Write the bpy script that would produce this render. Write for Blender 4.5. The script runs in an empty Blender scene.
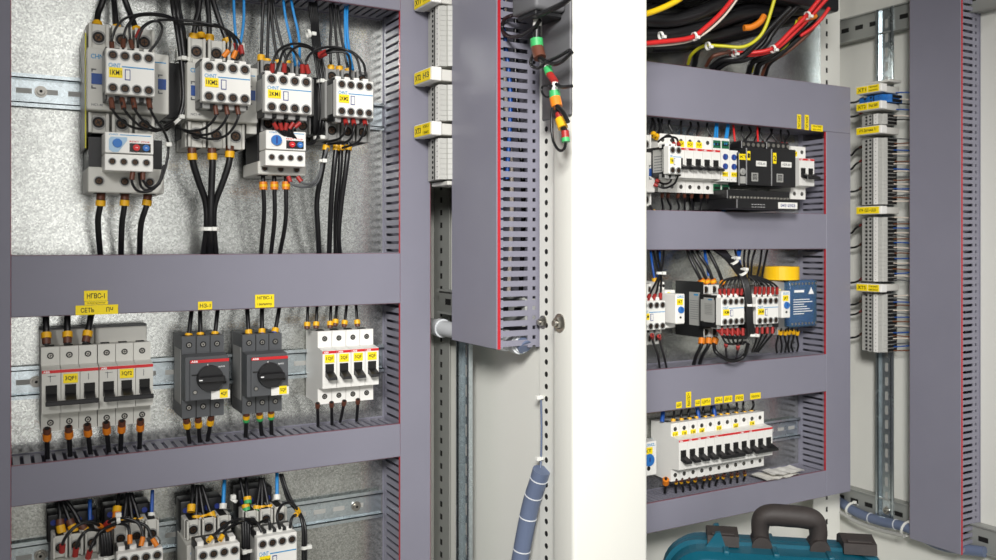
import bpy, bmesh, math, random
from mathutils import Vector, Matrix
random.seed(7)
C = bpy.context.scene.collection
# ---------------------------------------------------------------- camera geometry (metres)
FPX = 878.0; TH = math.atan2(498, 878); CT, ST = math.cos(TH), math.sin(TH); ZC = 1.2; HV = 242.5
YP = 1.065          # front of the mounting plates
YD = 1.005          # front of the 60 mm ducts on the plates
def ray(u, v):
    x = (u-498)/FPX
    return x*CT+ST, -x*ST+CT, (HV-v)/FPX
def P(u, v, Y):
    a, b, c = ray(u, v); t = Y/b
    return Vector((a*t, Y, ZC+c*t))
def PX(u, v, X):
    a, b, c = ray(u, v); t = X/a
    return Vector((X, b*t, ZC+c*t))
def rect(u0, u1, v0, v1, Y):
    um = (u0+u1)/2
    return P(u0, v0, Y).x, P(u1, v0, Y).x, P(um, v1, Y).z, P(um, v0, Y).z
# ---------------------------------------------------------------- materials
def lin(c):
    c /= 255.0
    return c/12.92 if c <= .04045 else ((c+.055)/1.055)**2.4
def mat(name, rgb, rough=.45, metal=0.0, bump=0.0, bscale=200.0, var=0.0, vscale=30.0, spec=.5, alpha=None):
    m = bpy.data.materials.new(name); m.use_nodes = True
    n = m.node_tree.nodes; l = m.node_tree.links; b = n['Principled BSDF']
    col = (lin(rgb[0]), lin(rgb[1]), lin(rgb[2]), 1)
    b.inputs['Base Color'].default_value = col
    b.inputs['Roughness'].default_value = rough
    b.inputs['Metallic'].default_value = metal
    b.inputs['Specular IOR Level'].default_value = spec
    tc = n.new('ShaderNodeTexCoord')
    if bump:
        t = n.new('ShaderNodeTexNoise'); t.inputs['Scale'].default_value = bscale; t.inputs['Detail'].default_value = 3
        bp = n.new('ShaderNodeBump'); bp.inputs['Strength'].default_value = bump; bp.inputs['Distance'].default_value = .001
        l.new(tc.outputs['Object'], t.inputs['Vector']); l.new(t.outputs['Fac'], bp.inputs['Height']); l.new(bp.outputs['Normal'], b.inputs['Normal'])
    if var:
        t2 = n.new('ShaderNodeTexNoise'); t2.inputs['Scale'].default_value = vscale; t2.inputs['Detail'].default_value = 5
        mr = n.new('ShaderNodeMapRange'); mr.inputs['To Min'].default_value = 1-var; mr.inputs['To Max'].default_value = 1+var
        mr.inputs['From Min'].default_value = .3; mr.inputs['From Max'].default_value = .7
        mx = n.new('ShaderNodeVectorMath'); mx.operation = 'SCALE'
        mx.inputs[0].default_value = col[:3]
        l.new(tc.outputs['Object'], t2.inputs['Vector']); l.new(t2.outputs['Fac'], mr.inputs['Value'])
        l.new(mr.outputs['Result'], mx.inputs['Scale']); l.new(mx.outputs['Vector'], b.inputs['Base Color'])
    return m
def galvanised(name, base=(205, 207, 203), r0=.11, r1=.24, cells=600.0, contrast=.34, bump=.11):
    m = bpy.data.materials.new(name); m.use_nodes = True
    n = m.node_tree.nodes; l = m.node_tree.links; b = n['Principled BSDF']
    b.inputs['Metallic'].default_value = .9
    tc = n.new('ShaderNodeTexCoord')
    vo = n.new('ShaderNodeTexVoronoi'); vo.inputs['Scale'].default_value = cells
    no = n.new('ShaderNodeTexNoise'); no.inputs['Scale'].default_value = cells*2.2; no.inputs['Detail'].default_value = 2
    big = n.new('ShaderNodeTexNoise'); big.inputs['Scale'].default_value = 11; big.inputs['Detail'].default_value = 7; big.inputs['Roughness'].default_value = .6
    for t in (no, vo, big): l.new(tc.outputs['Object'], t.inputs['Vector'])
    sep = n.new('ShaderNodeSeparateColor'); l.new(vo.outputs['Color'], sep.inputs['Color'])
    rr = n.new('ShaderNodeMapRange'); rr.inputs['From Min'].default_value = .3; rr.inputs['From Max'].default_value = .7
    rr.inputs['To Min'].default_value = r0; rr.inputs['To Max'].default_value = r1
    l.new(big.outputs['Fac'], rr.inputs['Value']); l.new(rr.outputs['Result'], b.inputs['Roughness'])
    ad = n.new('ShaderNodeMath'); ad.operation = 'ADD'; l.new(sep.outputs[0], ad.inputs[0]); l.new(no.outputs['Fac'], ad.inputs[1])
    cr = n.new('ShaderNodeMapRange'); cr.inputs['From Min'].default_value = .4; cr.inputs['From Max'].default_value = 1.6
    cr.inputs['To Min'].default_value = 1-contrast; cr.inputs['To Max'].default_value = 1+contrast*.6
    l.new(ad.outputs[0], cr.inputs['Value'])
    sc = n.new('ShaderNodeVectorMath'); sc.operation = 'SCALE'; sc.inputs[0].default_value = tuple(lin(x) for x in base)
    l.new(cr.outputs['Result'], sc.inputs['Scale']); l.new(sc.outputs['Vector'], b.inputs['Base Color'])
    bp = n.new('ShaderNodeBump'); bp.inputs['Strength'].default_value = bump; bp.inputs['Distance'].default_value = .0005
    l.new(ad.outputs[0], bp.inputs['Height']); l.new(bp.outputs['Normal'], b.inputs['Normal'])
    return m
M = {}
M['duct'] = mat('grey_pvc', (132, 131, 144), .42, spec=.3, bump=.03, bscale=60, var=.03, vscale=12)
M['ductdim'] = mat('dull_red_edge', (128, 84, 96), .45)
M['ductred'] = mat('red_film', (182, 38, 48), .4)
M['plate'] = galvanised('galvanised_sheet')
M['rail'] = galvanised('zinc_rail', (206, 216, 220), .18, .32, 300, .12, .06)
M['paint'] = mat('light_grey_powder_coat', (226, 226, 219), .5, bump=.12, bscale=500)
M['framepaint'] = mat('frame_steel_grey', (158, 160, 156), .45, metal=.3, bump=.05)
M['tgrey'] = mat('terminal_grey', (176, 176, 171), .5)
M['screed'] = mat('pale_grey_floor', (190, 188, 180), .6, var=.08, vscale=3)
M['grey'] = mat('light_grey_plastic', (208, 207, 200), .45, var=.03)
M['white'] = mat('white_plastic', (232, 231, 226), .4, var=.02)
M['mid'] = mat('mid_grey_plastic', (150, 150, 148), .45)
M['dark'] = mat('dark_grey_plastic', (80, 82, 85), .42, var=.04)
M['black'] = mat('black_plastic', (24, 24, 26), .38)
M['hole'] = mat('recess_shade', (14, 13, 12), .7)  # near-black surface patches stand in for the shade inside holes and slots
M['steel'] = mat('steel_screw', (170, 167, 160), .3, metal=.95)
M['brass'] = mat('brass_screw', (84, 62, 46), .4, metal=.7)
M['yellow'] = mat('yellow_label', (250, 222, 10), .5)
M['ink'] = mat('black_ink', (28, 26, 10), .6)
M['whiteink'] = mat('white_ink', (245, 245, 245), .5)
M['blueink'] = mat('blue_ink', (30, 140, 195), .5)
M['greyink'] = mat('grey_ink', (110, 112, 115), .6)
M['red'] = mat('red_plastic', (206, 30, 36), .4)
M['blue'] = mat('blue_plastic', (28, 74, 148), .4)
M['dialblue'] = mat('blue_dial', (40, 110, 185), .4)
M['navy'] = mat('navy_plastic', (38, 54, 128), .4)
M['wblack'] = mat('black_wire', (22, 22, 24), .35)
M['wgrey'] = mat('grey_wire', (96, 98, 100), .4)
M['wblue'] = mat('blue_wire', (40, 140, 210), .38)
M['wdblue'] = mat('deep_blue_wire', (24, 82, 168), .38)
M['wred'] = mat('red_wire', (214, 40, 40), .38)
M['wyellow'] = mat('yellow_wire', (246, 205, 20), .38)
M['wygreen'] = mat('yellow_green_wire', (206, 200, 36), .38)
M['wwhite'] = mat('cream_wire', (226, 214, 200), .4)
M['wbrown'] = mat('brown_wire', (120, 72, 44), .4)
M['orange'] = mat('orange_sleeve', (226, 128, 28), .45)
M['amber'] = mat('amber_sleeve', (236, 178, 22), .45)
M['redsleeve'] = mat('red_sleeve', (158, 40, 36), .45)
M['brownsleeve'] = mat('brown_sleeve', (98, 56, 40), .45)
M['green'] = mat('green_sleeve', (60, 170, 96), .45)
M['tie'] = mat('white_nylon', (232, 232, 226), .4)
M['silver'] = mat('silver_label', (176, 176, 172), .4, metal=.2)
M['conduit'] = mat('blue_grey_conduit', (100, 112, 138), .4)
M['pipewhite'] = mat('white_pipe', (222, 225, 228), .4)
M['teal'] = mat('teal_plastic', (5, 86, 106), .38, var=.06, vscale=25)
M['rubber'] = mat('worn_black_rubber', (52, 46, 44), .6, bump=.2, bscale=300, var=.15, vscale=60)
M['paper'] = mat('white_paper', (226, 224, 218), .7)
M['tape'] = mat('yellow_tape', (248, 196, 12), .4)
M['lcd'] = mat('blue_grey_panel', (160, 190, 214), .4)
M['greenlabel'] = mat('green_terminal', (20, 96, 62), .45)
m = mat('clear_smoky_blue_cover', (120, 165, 200), .12); b = m.node_tree.nodes['Principled BSDF']
b.inputs['Transmission Weight'].default_value = .75; b.inputs['IOR'].default_value = 1.25; M['clearblue'] = m
# ---------------------------------------------------------------- mesh builder
_txt = {}
def text_geo(s):
    if s not in _txt:
        cu = bpy.data.curves.new('t', 'FONT'); cu.body = s; cu.size = 1; cu.resolution_u = 2; cu.offset = .018
        o = bpy.data.objects.new('t', cu); C.objects.link(o)
        dg = bpy.context.evaluated_depsgraph_get()
        me = bpy.data.meshes.new_from_object(o.evaluated_get(dg))
        vs = [v.co.copy() for v in me.vertices]; fs = [tuple(p.vertices) for p in me.polygons]
        bpy.data.objects.remove(o); bpy.data.curves.remove(cu); bpy.data.meshes.remove(me)
        xs = [v.x for v in vs]; ys = [v.y for v in vs]
        _txt[s] = (vs, fs, min(xs), max(xs), min(ys), max(ys))
    return _txt[s]
def smooth_path(pts, k=5):
    pts = [Vector(p) for p in pts]
    if len(pts) < 3: return pts
    q = [2*pts[0]-pts[1]]+pts+[2*pts[-1]-pts[-2]]; out = []
    for i in range(1, len(q)-2):
        a, b, c, d = q[i-1:i+3]
        for j in range(k):
            t = j/k
            out.append(.5*((2*b)+(c-a)*t+(2*a-5*b+4*c-d)*t*t+(-a+3*b-3*c+d)*t**3))
    out.append(pts[-1]); return out
class MB:
    def __init__(s): s.v = []; s.f = []; s.m = []; s.s = []
    def add(s, vs, fs, mi=0, sm=False):
        o = len(s.v); s.v += [Vector(v) for v in vs]
        for f in fs: s.f.append(tuple(i+o for i in f)); s.m.append(mi); s.s.append(sm)
        return s
    def box(s, x0, x1, y0, y1, z0, z1, mi=0, b=0.0):
        if x0 > x1: x0, x1 = x1, x0
        if y0 > y1: y0, y1 = y1, y0
        if z0 > z1: z0, z1 = z1, z0
        if b <= 0:
            vs = [(x, y, z) for x in (x0, x1) for y in (y0, y1) for z in (z0, z1)]
            return s.add(vs, [(0, 1, 3, 2), (4, 6, 7, 5), (0, 4, 5, 1), (2, 3, 7, 6), (0, 2, 6, 4), (1, 5, 7, 3)], mi)
        bm = bmesh.new(); bmesh.ops.create_cube(bm, size=1)
        for v in bm.verts:
            v.co = Vector((x0 if v.co.x < 0 else x1, y0 if v.co.y < 0 else y1, z0 if v.co.z < 0 else z1))
        seg = 3 if b > .004 else (2 if b > .0012 else 1)
        bmesh.ops.bevel(bm, geom=bm.edges[:], offset=b, segments=seg, profile=.5, affect='EDGES')
        bm.verts.index_update()
        s.add([v.co.copy() for v in bm.verts], [tuple(v.index for v in f.verts) for f in bm.faces], mi, seg > 1); bm.free(); return s
    def cyl(s, p0, p1, r0, r1=None, n=14, mi=0, cap=True):
        p0, p1 = Vector(p0), Vector(p1); r1 = r0 if r1 is None else r1
        d = (p1-p0).normalized(); a = d.orthogonal().normalized(); b = d.cross(a); vs = []
        for p, r in ((p0, r0), (p1, r1)):
            for i in range(n):
                t = 2*math.pi*i/n; vs.append(p+(a*math.cos(t)+b*math.sin(t))*r)
        s.add(vs, [(i, (i+1) % n, n+(i+1) % n, n+i) for i in range(n)], mi, n > 8)
        if cap: s.add(vs, [tuple(range(n-1, -1, -1)), tuple(range(n, 2*n))], mi)
        return s
    def ring(s, c, axis, r, w, t, n=20, mi=0):    # flat band: radius r, width w along the axis, thickness t
        c = Vector(c); d = Vector(axis).normalized(); a = d.orthogonal().normalized(); b = d.cross(a); vs = []
        for rr, h in ((r, -w/2), (r+t, -w/2), (r+t, w/2), (r, w/2)):
            for i in range(n):
                q = 2*math.pi*i/n; vs.append(c+(a*math.cos(q)+b*math.sin(q))*rr+d*h)
        fs = [(k*n+i, k*n+(i+1) % n, ((k+1) % 4)*n+(i+1) % n, ((k+1) % 4)*n+i) for k in range(4) for i in range(n)]
        return s.add(vs, fs, mi, False)
    def prism(s, prof, a0, a1, axis='x', mi=0):   # prof: list of the two other coordinates, in x,y,z order
        n = len(prof); vs = []
        for a in (a0, a1):
            for p, q in prof:
                vs.append((a, p, q) if axis == 'x' else (p, a, q) if axis == 'y' else (p, q, a))
        return s.add(vs, [tuple(range(n-1, -1, -1)), tuple(range(n, 2*n))]+[(i, (i+1) % n, n+(i+1) % n, n+i) for i in range(n)], mi)
    def tube(s, pts, r, n=8, mi=0, smooth=True, rfun=None):
        p = smooth_path(pts) if smooth else [Vector(q) for q in pts]
        N = len(p); vs = []; up = None
        for i in range(N):
            d = (p[min(i+1, N-1)]-p[max(i-1, 0)])
            if d.length < 1e-9: d = Vector((0, 0, 1))
            d.normalize()
            if up is None: up = d.orthogonal().normalized()
            up = up-d*up.dot(d)
            up = up.normalized() if up.length > 1e-6 else d.orthogonal().normalized()
            b = d.cross(up); rr = r if rfun is None else rfun(i/(N-1))
            for k in range(n):
                t = 2*math.pi*k/n; vs.append(p[i]+(up*math.cos(t)+b*math.sin(t))*rr)
        s.add(vs, [(i*n+k, i*n+(k+1) % n, (i+1)*n+(k+1) % n, (i+1)*n+k) for i in range(N-1) for k in range(n)], mi, True)
        s.add(vs, [tuple(range(n-1, -1, -1)), tuple(range((N-1)*n, N*n))], mi); return s
    def text(s, string, x0, x1, z0, z1, y, mi=0, rot=False, e=.00012):   # flat lettering facing -y, fitted in the rectangle
        vs, fs, a0, a1, b0, b1 = text_geo(string); out = []
        for v in vs:
            fx = (v.x-a0)/(a1-a0); fz = (v.y-b0)/(b1-b0)
            if rot: fx, fz = 1-fz, fx
            out.append((x0+fx*(x1-x0), y-e, z0+fz*(z1-z0)))
        return s.add(out, fs, mi)
    def build(s, name, mats, parent=None, org=None):
        me = bpy.data.meshes.new(name); o = Vector(org) if org is not None else Vector((0, 0, 0))
        me.from_pydata([v-o for v in s.v], [], s.f)
        for m_ in (mats if isinstance(mats, (list, tuple)) else [mats]): me.materials.append(M[m_])
        me.polygons.foreach_set('material_index', s.m); me.polygons.foreach_set('use_smooth', s.s)
        bm = bmesh.new(); bm.from_mesh(me); bmesh.ops.recalc_face_normals(bm, faces=bm.faces[:]); bm.to_mesh(me); bm.free()
        ob = bpy.data.objects.new(name, me); C.objects.link(ob)
        if parent is not None: ob.parent = parent
        else: ob.location = o
        return ob
def tag(o, label, cat, group=None, kind=None):
    if label: o['label'] = label
    if cat: o['category'] = cat
    if group: o['group'] = group
    if kind: o['kind'] = kind
    return o
def thing(name, label, cat, loc, rz=0.0, group=None):
    o = bpy.data.objects.new(name, None); C.objects.link(o); o.empty_display_size = .02
    o.location = loc; o.rotation_euler = (0, 0, rz); return tag(o, label, cat, group)
def struct(mb, name, m_, label=None):
    o = mb.build(name, m_); o['kind'] = 'structure'
    if label: o['label'] = label
    return o
ORD = ['first', 'second', 'third', 'fourth', 'fifth', 'sixth', 'seventh', 'eighth', 'ninth', 'tenth', 'eleventh', 'twelfth', 'thirteenth',
       'fourteenth', 'fifteenth', 'sixteenth', 'seventeenth', 'eighteenth', 'nineteenth', 'twentieth']
def word(n):
    return ORD[n] if n < 20 else ('%d%s' % (n+1, 'th' if (n+1) % 100 in (11, 12, 13) else {1: 'st', 2: 'nd', 3: 'rd'}.get((n+1) % 10, 'th')))
# ---------------------------------------------------------------- wires and ties
def wire(pts, r, m_, label, group=None, marks=(), cat='wire', name='wire', n=7):
    p = [q if isinstance(q, Vector) else P(*q) for q in pts]
    if r >= .0024: name = cat = 'cable'; label = label.replace(' wire ', ' cable ')
    o = MB().tube(p, r, n).build(name, m_, None, p[0]); tag(o, label, cat, group)
    sp = smooth_path(p, 12); L = [0]
    for i in range(1, len(sp)): L.append(L[-1]+(sp[i]-sp[i-1]).length)
    def at(d):
        d = min(max(d, 0), L[-1])
        for i in range(1, len(sp)):
            if L[i] >= d:
                f = (d-L[i-1])/max(L[i]-L[i-1], 1e-9); return sp[i-1].lerp(sp[i], f)
        return sp[-1]
    for (pos, length, rr, mm) in marks:            # pos in metres from the start, negative from the end
        d0 = pos if pos >= 0 else L[-1]+pos
        MB().tube([at(d0), at(d0+length)], rr, 8, 0, False).build('marker_sleeve', mm, o, p[0])
    return o
def tie(c, axis, r, label, head=(1, 0, 0), w=.0035):
    c = Vector(c); h = Vector(head).normalized()
    mb = MB().ring(c, axis, r, w, .0012, 16)
    q = c+h*(r+.002); e = .0028
    mb.box(q.x-e, q.x+e, q.y-e, q.y+e, q.z-e*.8, q.z+e*.8, 0, .0006)
    tag(mb.build('cable_tie', 'tie', None, c), label, 'cable tie')
# ---------------------------------------------------------------- ducts
def duct(loc, rz, orient, L, W, D, label, pitch=.010, slot=.0036, solid=.008, holes=False, red=True, open_sides=(0, 1)):
    root = thing('cable_duct', label, 'cable duct', loc, rz)
    def mp(mb, l0, l1, w0, w1, d0, d1, mi=0, b=0.0):
        if orient == 'h': mb.box(l0, l1, -d0, -d1, w0, w1, mi, b)
        else: mb.box(w0, w1, -d0, -d1, l0, l1, mi, b)
    b = MB(); mp(b, 0, L, 0, W, 0, .0015)
    for side in open_sides:
        w0, w1 = (0.0012, .003) if side == 0 else (W-.003, W-.0012)
        if holes:
            mp(b, 0, L, w0, w1, 0, .0085); mp(b, 0, L, w0, w1, .0128, .019); start = .019
        else:
            mp(b, 0, L, w0, w1, 0, solid); start = solid
        k = int(L/pitch)
        for i in range(k):
            a = i*pitch+slot/2; e = (i+1)*pitch-slot/2
            mp(b, a, e, w0, w1, start, D-.009); mp(b, a-slot*.28, e+slot*.28, w0, w1, D-.009, D-.006); mp(b, a, e, w0, w1, D-.006, D-.0018)
            if holes: mp(b, i*pitch+.0021, (i+1)*pitch-.0021, w0, w1, .0085, .0128)
    b.build('slotted_body', 'duct', root)
    c = MB(); mp(c, 0, L, 0, W, D-.0018, D, 0, .0006)
    for w0, w1 in ((0, .0012), (W-.0012, W)): mp(c, 0, L, w0, w1, D-.005, D-.001)
    cov = c.build('duct_cover', 'duct', root)
    if red:
        for w0, w1 in ((-.0004, .0012), (W-.0012, W+.0004)):
            e = MB(); mp(e, 0, L, w0, w1, D-.0046, D-.001)
            x = e.build('edge_strip', 'ductred' if orient == 'v' else 'ductdim', root); x['label'] = 'thin red edge strip'
    return root, cov
def sticker(parent, org, x0, x1, z0, z1, y, lines, rot=False, base='yellow', ink='ink', label=None, name='adhesive_label', th=.0005, pad=.12):
    mb = MB().box(x0, x1, y-th, y, z0, z1, 0)
    n = len(lines)
    for i, s in enumerate(lines):
        if not s: continue
        if rot:
            w = (x1-x0); h = (z1-z0)
            mb.text(s, x0+w*.22, x1-w*.22, z0+h*.1, z1-h*.1, y-th, 1, True); continue
        h = (z1-z0)/n; a = z1-(i+1)*h
        mb.text(s, x0+(x1-x0)*pad, x1-(x1-x0)*pad, a+h*.25, a+h*.75, y-th, 1)
    o = mb.build(name, [base, ink], parent, org)
    o['label'] = label or 'yellow label with black lettering'
    return o
def screw(parent, org, x, y, z, r, head='steel', rim=None, up=False):
    mb = MB()
    if rim: mb.ring((x, y-.0004, z), (0, 1, 0), r, .0016, r*.28, 14, 2)
    mb.cyl((x, y+.001, z), (x, y-.0003, z), r, r, 14, 0)
    a = random.uniform(0, 3.1); rr = r*.6
    mb.cyl((x, y, z), (x, y-.0006, z), rr, rr, 12, 1)
    dx, dz = math.cos(a), math.sin(a)
    for (ex, ez) in ((dx, dz), (-dz, dx)):
        pts = [(x+ex*rr*.8-ez*rr*.16, z+ez*rr*.8+ex*rr*.16), (x+ex*rr*.8+ez*rr*.16, z+ez*rr*.8-ex*rr*.16),
               (x-ex*rr*.8+ez*rr*.16, z-ez*rr*.8-ex*rr*.16), (x-ex*rr*.8-ez*rr*.16, z-ez*rr*.8+ex*rr*.16)]
        mb.prism(pts, y-.00065, y-.0008, 'y', 0)
    return mb.build('terminal_screw', ['hole', head]+([rim] if rim else []), parent, org)
# ---------------------------------------------------------------- DIN rail (local: length along x, front -y, height z)
def din_rail(loc, rz, L, label, vertical=False, slots=True, screws=(), light=True):
    root = thing('mounting_rail', label, 'rail', loc, rz)
    def q(mb, l0, l1, h0, h1, d0, d1, mi=0):
        if vertical: mb.box(h0, h1, -d0, -d1, l0, l1, mi)
        else: mb.box(l0, l1, -d0, -d1, h0, h1, mi)
    mb = MB(); q(mb, 0, L, -.0125, .0125, 0, .0012)
    for sg in (-1, 1):
        q(mb, 0, L, sg*.0125, sg*.0137, 0, .0075); q(mb, 0, L, sg*.0125, sg*.0175, .0063, .0075)
    if slots:
        k = int(L/.025)
        for i in range(k):
            a = i*.025+.005
            q(mb, a, a+.015, -.0028, .0028, .0012, .00135, 1)
            q(mb, a+.002, a+.013, -.0034, -.0028, .0012, .0016, 0)
    mb.build('rail', ['rail', 'silver' if light else 'hole'], root)
    for l in screws:
        s_ = MB()
        c = (lambda d: (l, -d, 0)) if not vertical else (lambda d: (0, -d, l))
        s_.cyl(c(.0012), c(.003), .0062, .0062, 16); s_.cyl(c(.003), c(.0058), .0042, .0038, 14); s_.cyl(c(.0058), c(.006), .0016, .0016, 8, 1)
        s_.build('fixing_screw', ['steel', 'hole'], root)
    return root
# ================================================================ the two cabinets
def bx(*a, **k): return MB().box(*a, **k)
ZT, ZB, YB, YF = 1.86, .44, 1.12, .80
XL0, XL1, XR0, XR1 = -.27, .538, .598, 1.368
struct(bx(XL0, XL1, YB, YB+.002, ZB, ZT), 'wall_back_left', 'paint')
struct(bx(XR0, XR1, YB, YB+.002, ZB, ZT), 'wall_back_right', 'paint')
struct(bx(XL0-.002, XL0, YF, YB, ZB, ZT), 'wall_left', 'paint')
struct(bx(XL1, XL1+.002, YF-.03, YB, ZB, ZT), 'wall_middle_left', 'paint')
struct(bx(XR0-.002, XR0, YF-.03, YB, ZB, ZT), 'wall_middle_right', 'paint')
struct(bx(XR1, XR1+.002, YF-.2, YB, ZB, ZT), 'wall_right', 'paint')
struct(bx(XL0, XR1, YF-.03, YB, ZT, ZT+.002), 'ceiling', 'paint')
struct(bx(XL0, XR1, YF-.03, YB, ZB-.002, ZB), 'floor', 'paint')
struct(bx(-1.6, 3.6, -2.6, YB, .28, .30), 'floor_room', 'screed')
# back corner uprights
def upright(x, y0, y1, name, axis):
    pm = 'framepaint' if axis == 'x' else 'paint'
    mb = MB()
    if axis == 'x':                                     # plate facing -x with a row of slots
        mb.box(x, x+.0015, y0, y1, ZB, ZT, 0)
        k = int((ZT-ZB)/.0175)
        for i in range(k):
            z = ZB+.01+i*.0175; mb.box(x-.0003, x, (y0+y1)/2-.003, (y0+y1)/2+.003, z, z+.0075, 1)
    else:
        mb.box(y0, y1, x, x+.0015, ZB, ZT, 0)
        k = int((ZT-ZB)/.022)
        for i in range(k):
            z = ZB+.01+i*.022; mb.box((y0+y1)/2-.0022, (y0+y1)/2+.0022, x-.0003, x, z, z+.009, 1)
    o = mb.build(name, [pm, 'hole']); o['kind'] = 'structure'
upright(.5305, 1.07, 1.118, 'trim_1', 'x')
upright(1.085, 1.262, 1.332, 'trim_2', 'y')
# perforated front upright of the left cabinet, and the bright front post
mb = MB().box(.531, .5365, .790, .8415, ZB, ZT, 0, .0008)
z = ZB+.01
while z < ZT-.01:
    mb.cyl((.5315, .8265, z), (.5307, .8265, z), .0031, .0031, 12, 1); z += .0137
o = mb.build('trim_3', ['paint', 'hole']); o['kind'] = 'structure'; o['label'] = 'light grey upright strip with a row of round holes'
mb = MB().box(.512, .6095, .745, .786, ZB, ZT, 0, .005)
o = mb.build('trim_4', 'paint'); o['kind'] = 'structure'; o['label'] = 'bright white steel post between the two cabinets'
# hex bolts on the upright
def bolt(x, y, z, r, label):
    mb = MB().cyl((x, y, z), (x-.0012, y, z), r*1.5, r*1.5, 20).cyl((x-.0012, y, z), (x-.0055, y, z), r, r*.95, 6).cyl((x-.0055, y, z), (x-.0085, y, z), r*.55, r*.5, 12)
    tag(mb.build('hex_bolt', 'steel', None, (x, y, z)), label, 'bolt')
p = PX(543.5, 322, .531); bolt(.531, p.y, p.z, .0050, 'small zinc hex bolt beside the row of round holes')
p = PX(560, 323, .512); bolt(.512, p.y, p.z, .0066, 'larger zinc hex bolt with washer next to the white post')
# mounting plates
def plate(x0, x1, label, zlo=.52):
    mb = bx(x0, x1, YP, YP+.0025, zlo, 1.84, b=.0006)
    for z in ((.545, 1.815) if zlo < .6 else (1.815,)):
        for x in (x0+.012, x1-.012): mb.cyl((x, YP, z), (x, YP-.004, z), .006, .005, 6)
    tag(mb.build('mounting_plate', 'plate', None, (x0, YP, .55)), label, 'mounting plate')
plate(-.06, .482, 'galvanised steel mounting plate at the back of the left cabinet')
plate(.635, 1.2575, 'galvanised steel mounting plate at the back of the right cabinet', .772)
# ---------------------------------------------------------------- ducts on the plates
EPS = .0003
HX0, HX1 = .0093+EPS, .4314-EPS
duct((-.0507, YP-EPS, .60), 0, 'v', 1.18, .060, .0595, 'dark grey vertical duct at the far left edge of the photo')
duct((.4314, YP-EPS, .60), 0, 'v', 1.18, .0409, .0595, 'narrow grey vertical duct closing the right side of the left mounting plate')
duct((HX0, YP-EPS, 1.4873), 0, 'h', HX1-HX0, .060, .0595, 'grey horizontal duct above the row of contactors at the top of the left cabinet')
D1, C1 = duct((HX0, YP-EPS, 1.1250), 0, 'h', HX1-HX0, .0615, .0595, 'grey horizontal duct with yellow labels above the motor switches in the left cabinet')
duct((HX0, YP-EPS, .9350), 0, 'h', HX1-HX0, .0403, .0595, 'grey horizontal duct under the row of motor switches in the left cabinet')
RX0, RX1 = .640, 1.2010-EPS
R0, RC0 = duct((RX0, YP-EPS, 1.3855), 0, 'h', 1.2612-RX0, .0785, .0595, 'deep grey horizontal duct at the top of the right cabinet under the red wires')
duct((RX0, YP-EPS, 1.1895), 0, 'h', RX1-RX0, .0577, .0595, 'grey horizontal duct between the black modules and the contactors in the right cabinet')
R2, RC2 = duct((RX0, YP-EPS, .9515), 0, 'h', RX1-RX0, .0617, .0595, 'grey horizontal duct with a row of yellow labels along its lower edge')
duct((RX0, YP-EPS, .7758), 0, 'h', RX1-RX0, .0430, .0595, 'lowest grey horizontal duct in the right cabinet with crumpled paper on it')
duct((1.2010, YP-EPS, .7758), 0, 'v', 1.3853-.7758, .0602, .0595, 'grey vertical duct closing the right side of the right mounting plate')
# ducts on the side walls (front looks to -x)
zb = PX(493, 349, .476).z
duct((.5365, .954, zb), -math.pi/2, 'v', 1.60-zb, .111, .060, 'large grey vertical duct on the side wall left of the white post', .0111, .0047, holes=True)
zb = PX(961, 555, 1.3157).z
duct((1.3675, .932, zb), -math.pi/2, 'v', 1.66-zb, .0895, .0525, 'large grey vertical duct on the right hand wall of the right cabinet', .0106, .0044, holes=True)
# ---------------------------------------------------------------- rails on the plates
yr = YP-EPS
din_rail((.0097, yr, 1.3620), 0, .421, 'zinc mounting rail behind the top row of contactors in the left cabinet', screws=(.0285, .34))
din_rail((.0097, yr, 1.0510), 0, .421, 'zinc mounting rail behind the motor switches in the left cabinet', screws=(.024,))
din_rail((.0097, yr, .8640), 0, .419, 'zinc mounting rail at the bottom of the left cabinet', screws=(.028, .385))
din_rail((.645, yr, 1.3165), 0, .553, 'zinc mounting rail behind the black modules in the right cabinet')
din_rail((.645, yr, 1.1010), 0, .553, 'zinc mounting rail behind the contactors in the right cabinet')
din_rail((.645, yr, .8820), 0, .553, 'zinc mounting rail behind the eleven pole row of breakers in the right cabinet')
# rails on the side walls
SW = .5365
din_rail((.5144, .985, .50), -math.pi/2, 1.3, 'vertical zinc rail on the side wall beside the large duct', vertical=True)
din_rail((1.3475, .9985, PX(884, 518, 1.34).z), -math.pi/2, PX(884, 8, 1.34).z-PX(884, 518, 1.34).z, 'vertical zinc rail carrying the long terminal strip in the right cabinet', vertical=True, screws=(.012,))
# horizontal frame rails on the side walls, seen end on
def frame_rail(x, z, y0, y1, h, d, label):
    mb = MB().box(x-d, x, y0, y1, z-h/2, z+h/2, 0, .0015)
    k = int((y1-y0)/.03)
    for i in range(k):
        y = y0+.008+i*.03; mb.box(x-d-.0003, x-d, y, y+.016, z-.004, z+.004, 1)
    for sg in (-1, 1): mb.box(x-d-.004, x-d, y0, y1, z+sg*h/2-.0012, z+sg*h/2+.0012, 0)
    tag(mb.build('frame_rail', ['framepaint', 'hole'], None, (x, y0, z)), label, 'rail')
frame_rail(XR1-EPS, PX(862, 27, 1.35).z, .80, 1.118, .042, .020, 'perforated grey frame rail at the top of the right hand wall')
frame_rail(XR1-EPS, PX(880, 508, 1.35).z, .72, 1.118, .040, .020, 'perforated grey frame rail at the bottom of the right hand wall')
frame_rail(XL1-EPS-.0075, PX(438, 300, .52).z, .845, 1.069, .030, .0155, 'short perforated frame rail seen in the gap left of the large duct')
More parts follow.
